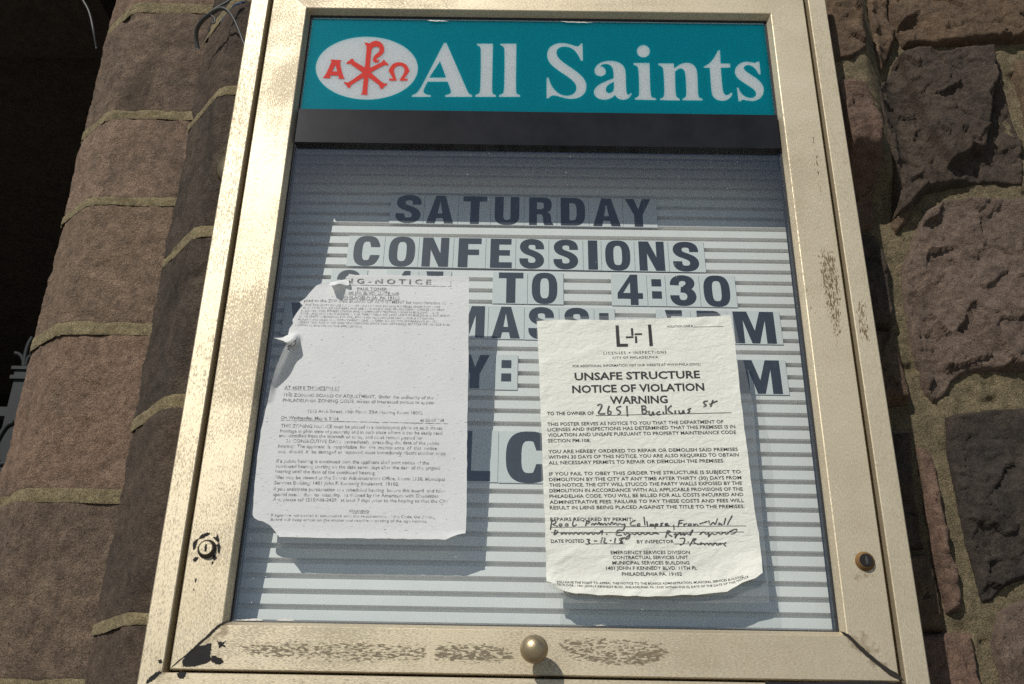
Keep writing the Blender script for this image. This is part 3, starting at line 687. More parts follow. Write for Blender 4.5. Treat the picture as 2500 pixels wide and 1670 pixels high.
# bare patches where the paint has come off
def patches(name, mat, parent, lst, y=-.00035, rough=1.0):
    for rg, pts in lst:
        b_ = MB(); lp = smooth_loop(pts, 70, 1); n = len(lp); lp = np.concatenate([lp + (np.roll(lp, -1, 0) - lp) * u_ for u_ in (0, .25, .5, .75)], 1).reshape(-1, 2); q = np.stack([lp[:, 0] * .12, lp[:, 1] * .12, lp[:, 0] * 0], 1)
        lp = lp + np.stack([vnoise(q), vnoise(q + 40)], 1) * 6 * rough * min(rg[2], 8.0) / 3.354
        v2, f = fill2d([zm(lp, *rg)]); v3 = P(v2, y); b_.add(v3, orient(v3, f)); b_.build(name, mat, parent)
C6 = (350, 1250, 3.354); LA = (460, 1290, 15.68); LB = (2060, 1320, 15.68)
patches('bare_patch', M['primer'], dr, [
    (C6, [(555, 1075), (560, 1110), (548, 1150), (545, 1190), (555, 1210), (520, 1240), (460, 1255), (390, 1268), (330, 1270), (315, 1240), (325, 1205), (370, 1150), (420, 1110), (470, 1090)]),
    (C6, [(556, 1172), (600, 1185), (640, 1200), (660, 1225), (620, 1250), (580, 1240), (551, 1218)]),
    (C6, [(600, 1055), (640, 1068), (680, 1055), (655, 1082), (680, 1110), (640, 1100), (610, 1120), (622, 1085)]),
    (LA, [(150, 580), (250, 450), (400, 390), (300, 600), (260, 800), (180, 830)]), (LA, [(430, 330), (480, 230), (600, 210), (640, 180), (780, 150), (840, 200), (800, 250), (600, 350), (400, 420)]),
    (LA, [(930, 330), (1060, 330), (1080, 190), (1170, 350), (1180, 500), (1130, 560), (1050, 450)]), (LA, [(1060, 620), (1190, 540), (1240, 740), (1170, 990), (1110, 900), (1100, 700)]),
    (LA, [(160, 1180), (270, 1080), (380, 1110), (370, 1180), (240, 1290), (180, 1250)]), (LA, [(930, 1060), (1010, 1000), (1090, 1130), (1000, 1230), (940, 1200)]), (LA, [(880, 1290), (960, 1240), (960, 1320), (880, 1400)]),
    (C6, [(425, 545), (434, 548), (430, 580), (422, 578)]), (C6, [(410, 625), (418, 628), (414, 650), (408, 648)]),
])
patches('open_mitre', M['gap'], dr, [
    (C6, [(716, 884), (690, 886), (640, 908), (595, 935), (545, 985), (520, 1008), (440, 1082), (350, 1165), (270, 1228), (205, 1292), (280, 1230), (365, 1160), (450, 1095), (530, 1025), (560, 1000), (600, 955), (650, 922)]),
    (RB, [(820, 1266), (850, 1272), (885, 1295), (950, 1360), (1020, 1420), (1090, 1475), (1150, 1505), (1190, 1552), (1130, 1535), (1075, 1495), (1010, 1440), (940, 1382), (875, 1310)]),
], -.0006, .5)
soft_patch('flaked_paint', M['flaked_v'], fr, [
    (R8, [(648, 640), (690, 625), (755, 640), (770, 720), (792, 850), (795, 960), (770, 975), (720, 950), (690, 960), (675, 860), (660, 740)]),
], -.0024, 13)
soft_patch('flaked_paint', M['flaked_v'], dr, [
    (R8, [(400, 260), (540, 270), (575, 480), (600, 700), (590, 900), (545, 1070), (500, 900), (440, 640), (380, 440)]),
    (R8, [(310, 500), (350, 520), (410, 860), (380, 870), (340, 700)]),
    (R4, [(330, 880), (400, 870), (440, 1080), (480, 1400), (430, 1420), (370, 1150)]),
], -.00030, 14)
soft_patch('flaked_paint', M['flaked_h'], dr, [
    (C6, [(700, 1080), (900, 1040), (1300, 1030), (1800, 1030), (2348, 1060), (2348, 1230), (1800, 1260), (1200, 1240), (800, 1200)]),
    ((1050, 1350, 3.354), [(0, 700), (500, 720), (700, 780), (740, 900), (500, 930), (0, 900)]),
    ((1050, 1350, 3.354), [(1000, 700), (1200, 650), (1900, 690), (2000, 800), (1850, 960), (1400, 960), (1050, 850)]),
], -.00030, 14)
soft_patch('stain', M['stain'], dr, [
    (C6, [(200, 1290), (225, 1210), (420, 1050), (560, 940), (640, 890), (720, 900), (760, 990), (640, 1060), (480, 1180), (330, 1290)]),
    (RB, [(815, 1265), (930, 1260), (1040, 1370), (1180, 1500), (1190, 1560), (1100, 1545), (960, 1470), (850, 1380)]),
    (RB, [(895, 830), (930, 800), (1000, 805), (1040, 860), (1035, 930), (990, 960), (965, 1060), (940, 1060), (920, 960), (895, 900)]),
], -.00020, 26)
soft_patch('stain', M['stain'], fr, [
    (C6, [(0, 1405), (30, 1280), (110, 1190), (150, 1170), (180, 1240), (420, 1320), (420, 1400), (200, 1400)]),
], -.0022, 26)
patches('bare_patch', M['primer'], fr, [
    (C6, [(270, 1320), (310, 1308), (350, 1312), (348, 1345), (320, 1365), (285, 1360)]),
    (C6, [(20, 1390), (60, 1345), (110, 1310), (150, 1305), (130, 1335), (80, 1375), (30, 1410)]),
    (RB, [(390, 1552), (600, 1556), (850, 1552), (1000, 1550), (1190, 1562), (1240, 1600), (900, 1585), (640, 1590), (400, 1592)]),
    (C6, [(120, 1215), (150, 1205), (155, 1230), (130, 1240)]),
], -.0024)

M['sealant'] = plain('white_sealant', (.62, .60, .55), .7, var=.2, bump=.4)
patches('sealant', M['sealant'], dr, [
    (C6, [(738, 884), (800, 882), (862, 876), (905, 871), (965, 877), (985, 886), (940, 890), (800, 890)]), (C6, [(1086, 887), (1110, 876), (1150, 872), (1205, 880), (1240, 889), (1150, 893)]),
    ((1050, 1350, 3.354), [(1330, 590), (1400, 588), (1440, 593), (1380, 597)]), (G3, [(330, 145), (480, 150), (560, 153), (480, 156), (360, 151)]), (G2, [(1100, 137), (1190, 140), (1260, 143), (1180, 147), (1120, 143)]),
], .0118, .5)
# ------------------------------------------------------------------ letter tiles
def ell(cx, cy, rx, ry, a0, a1, n=14, e=2.45):
    out = []
    for a in np.linspace(R(a0), R(a1), n):
        c, s = math.cos(a), math.sin(a)
        out.append((cx + rx * math.copysign(abs(c) ** (2 / e), c), cy + ry * math.copysign(abs(s) ** (2 / e), s)))
    return out
def stroke(pts, wx, wy, it=2):
    """thick line; the pen is an ellipse wx by wy"""
    pts = [np.array(p, float) for p in pts]
    for _ in range(it):
        o = [pts[0]]
        for a, b in zip(pts[:-1], pts[1:]): o += [a * .75 + b * .25, a * .25 + b * .75]
        pts = o + [pts[-1]]
    k = np.array([1 / wx, 1 / wy]); q = [p * k for p in pts]; L_, R_ = [], []
    for i, p in enumerate(q):
        t = q[min(i + 1, len(q) - 1)] - q[max(i - 1, 0)]; t /= np.linalg.norm(t); n = np.array([-t[1], t[0]]) * .5
        L_.append((p + n) / k); R_.append((p - n) / k)
    return [tuple(p) for p in L_ + R_[::-1]]
def rc(x0, y0, x1, y1): return [(x0, y0), (x1, y0), (x1, y1), (x0, y1)]
T_, H_ = 26, 20
def glyph(ch):
    """list of filled shapes; a shape is a list of loops (outline, holes)"""
    if ch in 'O0': return [[ell(38, 50, 38, 51.5, 0, 350, 36, 2.7), ell(38, 50, 13, 33, 0, 350, 36, 3.2)]], 76
    if ch == 'C':
        o = ell(38, 50, 38, 51.5, 33, 327, 30, 2.7); i = ell(38, 50, 12.5, 32, 322, 38, 22, 3.2)
        o[0] = (76, 63); o[-1] = (76, 36); o.insert(1, (75.5, 72)); o.insert(-1, (75.5, 27))
        return [[o + [(50, 36)] + i[2:-2] + [(50, 63)]]], 76
    if ch == 'S': return [[stroke([(60, 66), (60, 76), (56, 86), (47, 90.5), (36, 91.5), (24, 90), (16, 84), (13, 75), (15, 65), (22, 58), (36, 52.5), (50, 46), (58, 38), (60.5, 27), (57, 17), (49, 11), (37, 9), (24, 10), (16, 16), (12.5, 24), (12.5, 34)], 25.5, 20)]], 73
    if ch == 'A': return [[[(26, 100), (54, 100), (80, 0), (53, 0), (49, 19), (30, 19), (26, 0), (0, 0)], [(39.5, 79), (33, 36), (46.5, 36)]]], 80
    if ch == 'T': return [[[(0, 100), (70, 100), (70, 81), (48, 81), (48, 0), (22, 0), (22, 81), (0, 81)]]], 70
    if ch == 'U': return [[[(0, 100), (26, 100), (26, 28)] + ell(36.5, 28, 10.5, 12, 180, 360, 9, 2.4) + [(47, 100), (73, 100), (73, 30)] + ell(36.5, 30, 36.5, 31.5, 0, -180, 20, 2.4)]], 73
    if ch == 'R': return [[[(0, 0), (0, 100), (45, 100)] + ell(48, 72.5, 27, 27.5, 80, -50, 10, 2.5) + [(60, 47), (69, 42), (72, 32), (73, 14), (80, 3), (80, 0), (51, 0), (47, 8), (46, 28), (43, 37), (36, 39), (26, 39), (26, 0)], [(26, 82), (26, 57), (42, 57), (48, 62), (49, 70), (48, 78), (42, 82)]]], 80
    if ch == 'D': return [[[(0, 0), (0, 100), (36, 100)] + ell(36, 50, 37, 50, 85, -85, 16, 2.9) + [(36, 0)], [(26, 81), (26, 19)] + ell(34, 50, 13.5, 31, -80, 80, 12, 3)]], 73
    if ch == 'Y': return [[[(0, 100), (28, 100), (41, 62), (54, 100), (81, 100), (54, 42), (54, 0), (27, 0), (27, 42)]]], 81
    if ch == 'N': return [[[(0, 0), (0, 100), (29, 100), (52, 46), (52, 100), (76, 100), (76, 0), (49, 0), (24, 58), (24, 0)]]], 76
    if ch == 'F': return [[[(0, 0), (0, 100), (64, 100), (64, 80), (27, 80), (27, 61), (58, 61), (58, 42), (27, 42), (27, 0)]]], 64
    if ch == 'E': return [[[(0, 0), (0, 100), (62, 100), (62, 80), (26, 80), (26, 61), (58, 61), (58, 42), (26, 42), (26, 19.5), (64, 19.5), (64, 0)]]], 64
    if ch == 'I': return [[rc(0, 0, 27, 100)]], 27
    if ch == 'L': return [[[(0, 0), (0, 100), (26, 100), (26, 20), (62, 20), (62, 0)]]], 62
    if ch == 'P': return [[[(0, 0), (0, 100), (44, 100)] + ell(45, 68.5, 29, 31.5, 80, -80, 12, 2.5) + [(44, 37), (26, 37), (26, 0)], [(26, 81), (26, 56), (41, 56), (47, 61), (48, 69), (46, 77), (41, 81)]]], 74
    if ch == 'M': return [[[(0, 0), (0, 100), (37, 100), (54, 40), (71, 100), (108, 100), (108, 0), (83, 0), (83, 72), (64, 0), (44, 0), (25, 72), (25, 0)]]], 108
    if ch == 'V': return [[[(0, 100), (28, 100), (41, 34), (54, 100), (81, 100), (56, 0), (26, 0)]]], 81
    if ch == ':': return [[rc(0, 62, 28, 86)], [rc(0, 22, 28, 46)]], 28
    if ch == '4': return [[[(40, 100), (61, 100), (61, 39), (75, 39), (75, 20), (61, 20), (61, 0), (38, 0), (38, 20), (0, 20), (0, 38)], [(38, 39), (17, 39), (38, 74)]]], 75
    if ch == '3': return [[stroke([(13, 67), (14, 78), (20, 87), (30, 91), (42, 91), (53, 87), (58, 78), (57, 68), (50, 60), (42, 57)], 25, 19)], [stroke([(30, 53), (44, 52), (55, 46), (60, 36), (60, 26), (55, 16), (46, 10), (36, 9), (24, 10), (16, 17), (12.5, 26), (12.5, 34)], 25.5, 19)]], 73
    if ch == '5': return [[[(10, 100), (66, 100), (66, 81), (29, 81), (27, 62), (8, 60), (2, 46)] + [(24, 46)]], [stroke([(12, 52), (24, 56), (36, 57), (50, 52), (58, 42), (60, 30), (56, 18), (46, 10.5), (34, 9), (22, 11), (14, 18), (12.5, 27)], 25, 20)]], 73
    return [[rc(0, 0, 60, 100)]], 60
GCACHE = {}
def tile_row(rows):
    for n_row, (ch, xl, xr, zbot, hgt, label) in enumerate(rows):
        if ch not in GCACHE:
            shapes, wd = glyph(ch); GCACHE[ch] = ([fill2d(sh) for sh in shapes], wd)
        shp, wd = GCACHE[ch]
        k = hgt / 100; sx = (xr - xl) / wd
        mg = .0095 * hgt / .0565
        x0, x1 = xl - mg, xr + mg
        if n_row and xl - rows[n_row - 1][2] < .045: x0 = (xl + rows[n_row - 1][2]) / 2 + .0003
        if n_row + 1 < len(rows) and rows[n_row + 1][1] - xr < .045: x1 = (xr + rows[n_row + 1][1]) / 2 - .0003
        z0, z1 = zbot - .0012, zbot + hgt + .0012
        cx = (x0 + x1) / 2; base = np.array([cx, board_y(z0) - .0016, z0])
        th = thing('letter_tile', label, 'letter tile', base, 'letter tiles on the white board')
        yf = lambda z: board_y(z) - .0016
        b_ = MB(); vv = [(x, yf(z) + dy, z) for x in (x0, x1) for dy in (0, .0006) for z in (z0, z1)]
        b_.add(vv, [(0, 1, 3, 2), (4, 6, 7, 5), (0, 4, 5, 1), (2, 3, 7, 6), (0, 2, 6, 4), (1, 5, 7, 3)]); b_.build('plate', M['tile'], th)
        b_ = MB()
        for n_, (v2, f) in enumerate(shp):
            X = xl + v2[:, 0] * sx; Z = zbot + v2[:, 1] * k
            v3 = np.stack([X, board_y(Z) - .0018 - n_ * .00004, Z], 1); b_.add(v3, orient(v3, f))
        b_.build('letter', M['glyph'], th)
BX = lambda px: float(P([px], BY - .0018, BK)[0, 0])
BZ = lambda px: float(P([px], BY - .0018, BK)[0, 2])
r6 = lambda x, y: (650 + x / 2.8, 400 + y / 2.8)
r7 = lambda x, y: (1250 + x / 2.8, 400 + y / 2.8)
LH = .0562
def row(spec, zl, zr, hgt=LH):
    """spec: (char, zoom function, xl, xr at mid-height, y mid, label); the base line runs from zl to zr over the board"""
    out = []
    for ch, fn, a, b, ym, lab in spec:
        xl, xr = BX(fn(a, ym)), BX(fn(b, ym)); zz = zl + (zr - zl) * ((xl + xr) / 2 + .35) / .7
        out.append((ch, xl, xr, zz, hgt, lab))
    tile_row(out)
row([('S', r6, 888, 1060, 305, 'pale tile with dark letter S, first in the word SATURDAY'),
     ('A', r6, 1098, 1283, 305, 'pale tile with dark letter A, between S and T in SATURDAY'),
     ('T', r6, 1345, 1508, 310, 'pale tile with dark letter T, third in the word SATURDAY'),
     ('U', r6, 1562, 1730, 315, 'pale tile with dark letter U in SATURDAY'),
     ('R', r6, 1797, 1962, 320, 'pale tile with dark letter R in SATURDAY, flecked with white'),
     ('D', r7, 333, 500, 325, 'pale tile with dark letter D in SATURDAY'),
     ('A', r7, 552, 740, 330, 'pale tile with dark letter A, next to last in SATURDAY'),
     ('Y', r7, 775, 950, 330, 'dusty tile with dark letter Y ending the word SATURDAY')], BZ(r6(975, 402)), BZ(r7(860, 432)))
row([('C', r6, 597, 777, 590, 'pale tile with dark letter C starting CONFESSIONS'),
     ('O', r6, 838, 1018, 595, 'scratched tile with dark letter O, second in CONFESSIONS'),
     ('N', r6, 1067, 1248, 598, 'pale tile with dark letter N before F in CONFESSIONS'),
     ('F', r6, 1313, 1470, 600, 'pale tile with dark letter F in CONFESSIONS'),
     ('E', r6, 1532, 1680, 605, 'pale tile with dark letter E in CONFESSIONS'),
     ('S', r6, 1732, 1900, 612, 'pale tile with dark letter S straight after the E of CONFESSIONS'),
     ('S', r7, 284, 452, 620, 'pale tile with dark letter S before the I of CONFESSIONS'),
     ('I', r7, 520, 585, 620, 'narrow tile with dark letter I in CONFESSIONS'),
     ('O', r7, 637, 808, 625, 'pale tile with dark letter O between I and N in CONFESSIONS'),
     ('N', r7, 868, 1042, 630, 'pale tile with dark letter N between O and S in CONFESSIONS'),
     ('S', r7, 1100, 1276, 635, 'pale tile with dark letter S ending the word CONFESSIONS')], BZ(r6(690, 693)), BZ(r7(1190, 737)))
row([('3', r6, 480, 645, 800, 'tile with dark 3 half hidden by the torn notice top'),
     ('4', r6, 860, 1010, 805, 'tile with dark 4 peeping over the torn notice'),
     ('5', r6, 1068, 1222, 810, 'tile with dark 5 peeping over the torn notice, right of the 4'),
     ('T', r6, 1588, 1757, 840, 'pale tile with dark letter T in the word TO'),
     ('O', r7, 135, 310, 850, 'pale tile with dark letter O in the word TO'),
     ('4', r7, 720, 893, 860, 'pale tile with dark 4 in the time 4:30'),
     (':', r7, 955, 1022, 855, 'narrow tile with the square colon dots of 4:30'),
     ('3', r7, 1080, 1258, 865, 'pale tile with dark 3 in the time 4:30'),
     ('0', r7, 1310, 1490, 870, 'pale tile with dark zero ending the time 4:30')], BZ(r6(1670, 948)), BZ(r7(1400, 975)))
row([('V', r6, 155, 330, 1060, 'shaded tile with dark V at the board\'s left edge beside the torn notice'),
     ('M', r6, 1225, 1493, 1080, 'tile with dark M starting MASS, cut off by the torn notice'),
     ('A', r6, 1542, 1735, 1080, 'pale tile with dark letter A in the word MASS'),
     ('S', r7, 113, 288, 1080, 'pale tile with dark S after the A of MASS, partly behind the cream poster'),
     ('S', r7, 357, 528, 1080, 'pale tile with dark S ending MASS, mostly behind the cream poster'),
     (':', r7, 597, 662, 1085, 'narrow colon tile after MASS, its top just above the cream poster'),
     ('5', r7, 1030, 1182, 1095, 'tile with dark 5 of 5PM, its top just above the cream poster'),
     ('P', r7, 1268, 1440, 1100, 'tile with dark P of 5PM, its top just above the cream poster'),
     ('M', r7, 1517, 1797, 1115, 'pale tile with dark M of 5PM, right of the poster\'s top corner')], BZ(r6(1640, 1185)), BZ(r7(1650, 1228)))
row([('Y', r6, 1328, 1525, 1400, 'tile with dark letter Y emerging from behind the torn notice'),
     (':', r6, 1607, 1675, 1412, 'narrow colon tile between the two posted notices'),
     ('M', r7, 1552, 1838, 1455, 'tile with dark letter M beside the poster, below the M of 5PM')], BZ(r6(1450, 1530)), BZ((1250 + 2200 / 3.612, 740 + 800 / 3.612)))
z6 = BZ((1260, 1177)); xL = BX((1117, 1115)); xC0, xC1 = BX((1235, 1115)), BX((1348, 1115))
tile_row([('L', xL, BX((1198, 1115)), z6 + .0006, .0768, 'large tile with dark letter L of the bottom row, beside the torn notice'),
          ('C', xC0, xC1, z6, .0768, 'large tile with dark letter C running behind the cream poster\'s left edge')])

# ------------------------------------------------------------------ papers stuck on the glass
YP = yg - .0009
V1 = (1250, 740, 3.612); V2 = (1250, 1060, 3.612); Z2 = (600, 640, 3.733); Z3 = (560, 920, 3.408)
def cat(*a): return np.concatenate([np.asarray(x, float) for x in a])
PO = cat(zm([(222, 157), (300, 150), (400, 147), (560, 152), (700, 148), (860, 150), (1000, 148), (1150, 143), (1300, 138), (1420, 130), (1560, 128), (1700, 120), (1830, 112), (1925, 105), (1942, 200), (1962, 330), (1985, 530), (2004, 720), (2030, 930), (2048, 1090)], *V1),
         zm([(2066, 60), (2100, 350), (2142, 680), (2180, 900), (2196, 1050), (2205, 1130), (2212, 1222), (2185, 1240), (2150, 1268), (2085, 1288), (2030, 1310), (1960, 1350), (1900, 1388), (1830, 1395), (1750, 1404), (1600, 1418), (1500, 1416), (1400, 1430), (1300, 1428), (1200, 1432), (1100, 1426), (1000, 1427), (850, 1418), (760, 1420), (700, 1411), (560, 1404), (470, 1385), (400, 1350), (345, 1307), (303, 1297), (300, 1100), (290, 800), (277, 500), (266, 100)], *V2),
         zm([(253, 1000), (243, 700), (232, 400)], *V1))
ZO = cat(zm([(940, 108), (1010, 118), (1100, 112), (1180, 120), (1290, 116), (1395, 120), (1412, 106), (1430, 124), (1600, 120), (1750, 126), (1830, 122), (1900, 128), (1990, 130), (2036, 142), (2034, 400), (2030, 700), (2026, 1100), (2020, 1500)], *Z2),
         zm([(1980, 300), (1976, 800), (1970, 1250), (1965, 1302), (1930, 1305), (1895, 1312), (1850, 1330), (1800, 1353), (1600, 1350), (1400, 1348), (1200, 1346), (900, 1341), (600, 1336), (415, 1331), (385, 1290), (345, 1245), (330, 1232), (280, 1205), (240, 1195), (207, 1172), (195, 1150), (200, 1000), (215, 850), (235, 650), (262, 450), (292, 320)], *Z3),
         zm([(205, 1250), (235, 1090), (280, 945), (320, 850), (352, 775), (376, 742), (345, 716), (300, 703), (256, 690), (342, 684), (352, 676), (385, 662), (398, 610), (432, 560), (425, 528), (462, 470), (490, 430), (522, 398), (490, 366), (520, 345), (552, 318), (580, 285), (602, 258), (640, 214), (700, 190), (760, 186), (850, 166), (928, 150)], *Z2))
LEFT_EDGE = zm([(205, 1240), (235, 1090), (280, 945), (320, 850), (352, 775), (380, 735), (430, 700)], *Z2)
def h_poster(p):
    x, y = p[:, 0], p[:, 1]; q = np.stack([x, y, x * 0], 1)
    c1, s1 = math.cos(.45), math.sin(.45)
    qa = np.stack([(x * c1 - y * s1) * .012, (x * s1 + y * c1) * .045, x * 0 + 3], 1)
    top = (1 - sstep(y, 800, 930)) * (.35 + .65 * (1 - sstep(x, 1400, 1650))); bot = sstep(y, 1280, 1360); rim = 1 - sstep(pdist(p, PO), 4, 40)
    h = .0007 + .0002 * fbm(q * .02, 3) + .0026 * np.maximum(0, fbm(qa, 3) + .15) * np.clip(top + .55 * rim + .8 * bot, 0, 1)
    h += .0075 * sstep(y, 1385, 1462) ** 1.4 + .008 * sstep(x, 1760, 1862) * sstep(y, 1340, 1410) + .006 * (1 - sstep(x, 1335, 1385)) * sstep(y, 1400, 1428)
    return h
def h_notice(p):
    x, y = p[:, 0], p[:, 1]; q = np.stack([x, y, x * 0], 1)
    h = .0007 + .00025 * fbm(q * .02, 3)
    d = pdist(p, LEFT_EDGE, False)
    h += .017 * (1 - sstep(d, 0, 20)) * sstep(y, 975, 860) * (y > 815) * (1 if True else 0)
    h += .0030 * (1 - sstep(d, 0, 16)) * sstep(y, 1100, 960)
    h += .004 * (1 - sstep(y, 668, 700)) * (1 - sstep(x, 800, 870)) + .0015 * (1 - sstep(y, 672, 690))
    h += .0035 * sstep(y, 1295, 1318) * (.4 + sstep(x, 1080, 1130) + (1 - sstep(x, 640, 700)))
    return h
def paper(name, outline, hf, mat, parent, st=7.0, ypl=None):
    outline = np.asarray(outline); dens = []
    for a, b in zip(outline, np.roll(outline, -1, 0)):
        n = max(1, int(np.linalg.norm(b - a) / st))
        for i in range(n): dens.append(a + (b - a) * i / n)
    dens = np.array(dens)
    q = np.stack([dens[:, 0] * .06, dens[:, 1] * .06, dens[:, 0] * 0], 1); dens = dens + np.stack([vnoise(q), vnoise(q + 31)], 1) * .9
    lo, hi = dens.min(0), dens.max(0); gx, gy = np.meshgrid(np.arange(lo[0], hi[0], st), np.arange(lo[1], hi[1], st)); g = np.stack([gx.ravel(), gy.ravel()], 1)
    g = g[inside(g, dens)]; g = g[pdist(g, dens) > st * .5]
    nb = len(dens); allp = np.concatenate([dens, g])
    r = delaunay_2d_cdt([Vector((p[0] / 100, p[1] / 100)) for p in allp], [], [list(range(nb))], 1, 1e-6)
    v2 = np.array([(p.x * 100, p.y * 100) for p in r[0]]); v3 = P(v2, YP - hf(v2)); return link_mesh(name, v3, orient(v3, r[2]), mat, parent, True)

class Ink:
    """printing and writing laid on a paper"""
    def __init__(s, hf, up): s.hf = hf; s.up = up; s.b = MB(); s.k = 0
    def put(s, v2, f, lift=.00025):
        s.k += 1; v3 = P(v2, YP - s.hf(v2) - lift - (s.k % 40) * .000004); s.b.add(v3, orient(v3, f))
    def line(s, body, rg, base, cap, off=.012, spacing=1.0):
        v, f = text2d(body, off, spacing); base = zm(base, *rg); cap = cap / rg[2]
        u = (v[:, 0] - v[:, 0].min()) / (v[:, 0].max() - v[:, 0].min())
        seg = np.concatenate([[0], np.cumsum(np.linalg.norm(np.diff(base, axis=0), axis=1))]); seg /= seg[-1]
        bx = np.interp(u, seg, base[:, 0]); by = np.interp(u, seg, base[:, 1])
        upx = s.up(bx); h = v[:, 1] / CAPH * cap
        s.put(np.stack([bx + upx * h, by - h], 1), f)
    def rule(s, rg, a, b, wd):
        a, b = zm([a, b], *rg); d = (b - a) / np.linalg.norm(b - a); n = np.array([-d[1], d[0]]) * wd / rg[2] / 2; N = 12
        pts = [a + (b - a) * i / N + n * sgn for i in range(N + 1) for sgn in (1, -1)]
        s.put(np.array(pts), [(2 * i, 2 * i + 1, 2 * i + 3, 2 * i + 2) for i in range(N)])
    def poly(s, rg, loops):
        v, f = fill2d([zm(l, *rg) for l in loops]); s.put(v, f)
    def pen(s, rg, pts, wd):
        lp = stroke(pts, wd, wd * .85, 2); n = len(lp) // 2
        v = zm(lp, *rg); s.put(v, [(i, i + 1, 2 * n - 2 - i, 2 * n - 1 - i) for i in range(n - 1)], .0004)
    def build(s, name, mat, parent): return s.b.build(name, mat, parent)

# cream poster
pc = P([(1500, 1440)], YP)[0]
po = thing('violation_poster', 'cream city poster headed UNSAFE STRUCTURE, its bottom edge curling off the glass', 'poster', pc)
paper('sheet', PO, h_poster, M['poster'], po)
up_p = lambda x: -(.036 + .082 * (x - 1310) / 480)
k = Ink(h_poster, up_p)
k.poly(V1, [[(912, 198), (940, 195), (952, 358), (1022, 358), (1023, 384), (923, 386)]])
k.poly(V1, [[(1198, 190), (1226, 188), (1243, 378), (1213, 381)]])
k.poly(V1, [[(1047, 222), (1067, 221), (1072, 286), (1052, 288)]]); k.poly(V1, [[(1080, 268), (1147, 264), (1149, 279), (1081, 283)]])
k.poly(V1, [[(1083, 292), (1102, 291), (1106, 352), (1086, 354)]]); k.poly(V1, [[(1004, 294), (1071, 291), (1072, 307), (1005, 310)]])
k.build('logo', M['ink'], po)
k = Ink(h_poster, up_p)
k.line('LICENSES + INSPECTIONS', V1, [(807, 453), (1362, 443)], 23, .008, 1.35); k.line('CITY OF PHILADELPHIA', V1, [(885, 493), (1290, 485)], 20, .008, 1.2)
k.line('FOR ADDITIONAL INFORMATION VISIT OUR WEBSITE AT WWW.PHILA.GOV/LI', V1, [(535, 567), (1662, 548)], 21, .006)
for tx, ba in (('UNSAFE STRUCTURE', [(553, 680), (1660, 660)]), ('NOTICE OF VIOLATION', [(532, 792), (1698, 770)]), ('WARNING', [(865, 888), (1375, 880)])): k.line(tx, V1, ba, 63, .026)
k.line('VIOLATION CASE #', V1, [(1365, 216), (1595, 210)], 18, .006); k.rule(V1, (1600, 211), (1865, 205), 3)
k.line('TO THE OWNER OF', V1, [(310, 988), (722, 985)], 29, .020); k.rule(V1, (740, 992), (1935, 966), 5)
for tx, ba in (('THIS POSTER SERVES AS NOTICE TO YOU THAT THE DEPARTMENT OF', [(312, 1083), (1865, 1060)]), ('LICENSES AND INSPECTIONS HAS DETERMINED THAT THIS PREMISES IS IN', [(314, 1130), (1970, 1103)]),
               ('VIOLATION AND UNSAFE PURSUANT TO PROPERTY MAINTENANCE CODE', [(316, 1178), (1977, 1152)]), ('SECTION PM-108.', [(317, 1228), (693, 1225)])): k.line(tx, V1, ba, 29, .011)
for tx, ba in (('YOU ARE HEREBY ORDERED TO REPAIR OR DEMOLISH SAID PREMISES', [(320, 168), (1993, 147)]), ('WITHIN 30 DAYS OF THIS NOTICE. YOU ARE ALSO REQUIRED TO OBTAIN', [(320, 217), (2000, 195)]),
               ('ALL NECESSARY PERMITS TO REPAIR OR DEMOLISH THE PREMISES.', [(323, 266), (1872, 248)]), ('IF YOU FAIL TO OBEY THIS ORDER THE STRUCTURE IS SUBJECT TO', [(326, 365), (2018, 345)]),
               ('DEMOLITION BY THE CITY AT ANY TIME AFTER THIRTY (30) DAYS FROM', [(328, 414), (2023, 397)]), ('THIS NOTICE. THE CITY WILL STUCCO THE PARTY WALLS EXPOSED BY THE', [(329, 463), (2028, 445)]),
               ('DEMOLITION IN ACCORDANCE WITH ALL APPLICABLE PROVISIONS OF THE', [(330, 512), (2036, 497)]), ('PHILADELHIA CODE. YOU WILL BE BILLED FOR ALL COSTS INCURRED AND', [(331, 562), (2041, 545)]),
               ('ADMINISTRATIVE FEES. FAILURE TO PAY THESE COSTS AND FEES WILL', [(332, 613), (2048, 598)]), ('RESULT IN LIENS BEING PLACED AGAINST THE TITLE TO THE PREMISES.', [(333, 663), (2052, 650)]),
               ('REPAIRS REQUIRED BY PERMIT:', [(337, 764), (1068, 765)]), ('DATE POSTED', [(343, 958), (637, 956)]), ('BY INSPECTOR', [(1102, 962), (1428, 960)]),
               ('EMERGENCY SERVICES DIVISION', [(870, 1057), (1570, 1056)]), ('CONTRACTUAL SERVICES UNIT', [(890, 1101), (1555, 1100)]), ('MUNICIPAL SERVICES BUILDING', [(885, 1148), (1566, 1148)]),
               ('1401 JOHN F KENNEDY BLVD. 11TH FL', [(830, 1195), (1632, 1194)]), ('PHILADELPHIA PA. 19102', [(970, 1247), (1500, 1247)])): k.line(tx, V2, ba, 29, .011)
k.rule(V2, (340, 820), (2063, 808), 4); k.rule(V2, (342, 868), (2045, 862), 4); k.rule(V2, (640, 967), (993, 966), 4); k.rule(V2, (1432, 968), (1880, 962), 4)
k.line('YOU HAVE THE RIGHT TO APPEAL THIS NOTICE TO THE BOARDS ADMINISTRATION, MUNICIPAL SERVICES BUILDING', V2, [(390, 1313), (800, 1322), (1300, 1326), (1750, 1312), (1920, 1292), (2040, 1262)], 19, .010)
